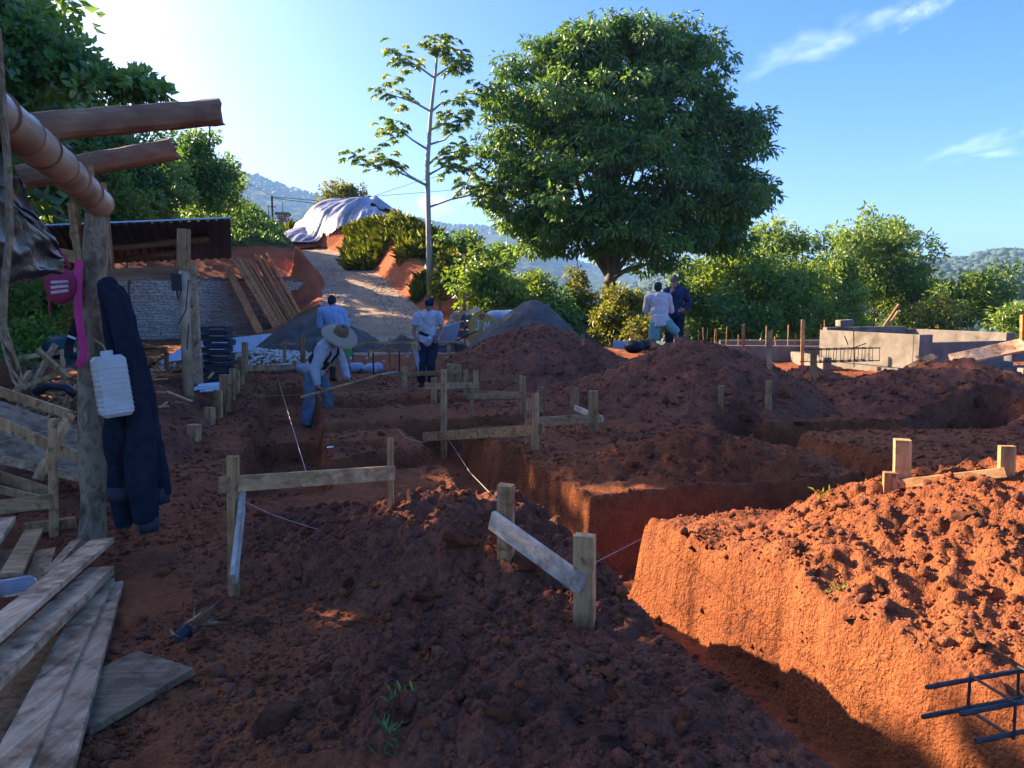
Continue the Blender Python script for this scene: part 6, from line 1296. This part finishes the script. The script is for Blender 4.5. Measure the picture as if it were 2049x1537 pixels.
# man in a grey shirt, looking down
d = 13.8; X = at(856, 740, d).x; O = V3(X, d, at(855, 810, d).z); O.z = max(O.z, Hs(X, d) - .02)
J = dict(pelvis=(.0, 0, .88), neck=(.02, -.03, 1.38), head=(.05, -.09, 1.51), shl=(-.18, .0, 1.32), shr=(.21, -.02, 1.33), ell=(-.25, -.02, 1.04), elr=(.28, -.03, 1.07), wrl=(-.16, -.14, .80), wrr=(.22, -.22, .90), hipl=(-.09, 0, .85), hipr=(.10, 0, .85), knl=(-.12, -.05, .47), knr=(.06, -.04, .47), anl=(-.12, 0, .08), anr=(.08, 0, .08), gripl=(-.13, -.17, .70), gripr=(.20, -.30, .88))
r, P, h, Hm, A = build_person('man in a mottled grey shirt and dark cap looking down', O, J, (-.12, -.85, -.5), 'greytee', 'darkpants', 'boots', 'short', False, ('grip', 'grip'), seed=6)
cap(r, h, Hm, 'capnavy', True, True)
m = MB(); pe, ne = P['pelvis'], P['neck']; m.tube([pe + V3(-.01, 0, .07), pe + V3(.01, 0, .12)], [.178, .178], 16, flat=.78); remeshed(m, 'tool_belt', [M['belt']], r, .011, 2)
m = MB(); c = P['pelvis'] + V3(.17, -.14, .02); m.ell(c, (.06, .04, .09)); m.build('belt_pouch', M['jeans'], r, smooth=True)
w = P['wrl']; root = empty('hand_saw', w, 'hand saw with yellow handle held by the man in the grey shirt', 'saw'); m = MB(); m.tube([w + V3(-.10, -.02, .02), w + V3(-.04, -.04, .03), w + V3(0, -.05, -.04)], .022, 8); m.tube([w + V3(-.10, -.02, .02), w + V3(-.10, -.03, -.06), w + V3(-.02, -.05, -.06)], .018, 8); m.build('handle', M['yellow'], root)
m = MB(); m.beam(w + V3(-.05, -.03, -.05), w + V3(.02, .03, -.50), .10, .004, (.1, 1, .1), .6); m.build('blade', M['zinc'], root)
# man in a pale hoodie, back turned, one knee bent
d = 15.6; X = at(1322, 650, d).x; O = V3(X, d, at(1320, 706, d).z); gz = O.z
J = dict(pelvis=(.0, 0, .68), neck=(-.06, .06, 1.20), head=(-.05, .12, 1.34), shl=(-.25, .06, 1.14), shr=(.14, .06, 1.14), ell=(-.28, .18, .88), elr=(.25, .18, .88), wrl=(-.14, .38, .92), wrr=(.10, .40, .95), hipl=(-.11, 0, .66), hipr=(.11, 0, .66), knl=(-.13, .06, .28), knr=(.34, .12, .42), anl=(-.12, -.10, -.08), anr=(.42, .05, .02), hem=(0, 0, .12))
r, P, h, Hm, A = build_person('man in a pale hooded shirt and teal shorts with his back turned', O, J, (.15, 1, -.1), 'hoodie', 'tealshorts', 'boots', 'long', True, seed=8)
m = MB(); m.ell(P['neck'] - A['up'] * .06 - V3(0, .09, 0), (.11, .05, .10), 12, 8); m.tube([P['neck'] + V3(-.11, -.03, -.02), P['neck'] + V3(-.06, -.13, -.10), P['neck'] + V3(.06, -.13, -.10), P['neck'] + V3(.11, -.03, -.02)], .03, 8); remeshed(m, 'hood', [M['hoodie']], r, .011, 3, .012, .05, seed=3)
# man in navy, hand at his mouth, the other on his hip
d = 16.4; X = at(1349, 640, d).x; O = V3(X, d, at(1349, 552, d).z - 1.71)
J = dict(pelvis=(.02, 0, .91), neck=(.0, -.02, 1.41), head=(-.03, -.06, 1.56), shl=(-.19, -.03, 1.36), shr=(.19, .02, 1.36), ell=(-.24, -.16, 1.16), elr=(.34, .05, 1.12), wrl=(-.13, -.22, 1.36), wrr=(.17, -.13, .98), hipl=(-.08, 0, .88), hipr=(.11, 0, .88), knl=(-.10, -.02, .48), knr=(.13, -.02, .48), anl=(-.10, 0, .08), anr=(.13, 0, .08), gripl=(-.07, -.19, 1.47), gripr=(.07, -.15, .96))
r, P, h, Hm, A = build_person('man in a navy long sleeved shirt and grey cap with a hand at his mouth', O, J, (-.45, -.85, -.1), 'navyshirt', 'darkpants', 'boots', 'long', False, seed=9)
cap(r, h, Hm, 'capgrey')
# ------------------------------------------------------------------ air
def haze():
    m = bpy.data.materials.new('morning_haze'); m.use_nodes = True; nt = m.node_tree; nt.nodes.clear()
    v = nt.nodes.new('ShaderNodeVolumePrincipled'); v.inputs['Color'].default_value = (.30, .58, 1.0, 1); v.inputs['Density'].default_value = HAZE; v.inputs['Anisotropy'].default_value = 0
    o_ = nt.nodes.new('ShaderNodeOutputMaterial'); nt.links.new(v.outputs[0], o_.inputs['Volume'])
    b = MB(); b.beam((-3900, 900, 160), (3900, 900, 160), 6200, 520); o = b.build('haze', m); tag(o, kind='stuff')
HAZE = .00025
haze()
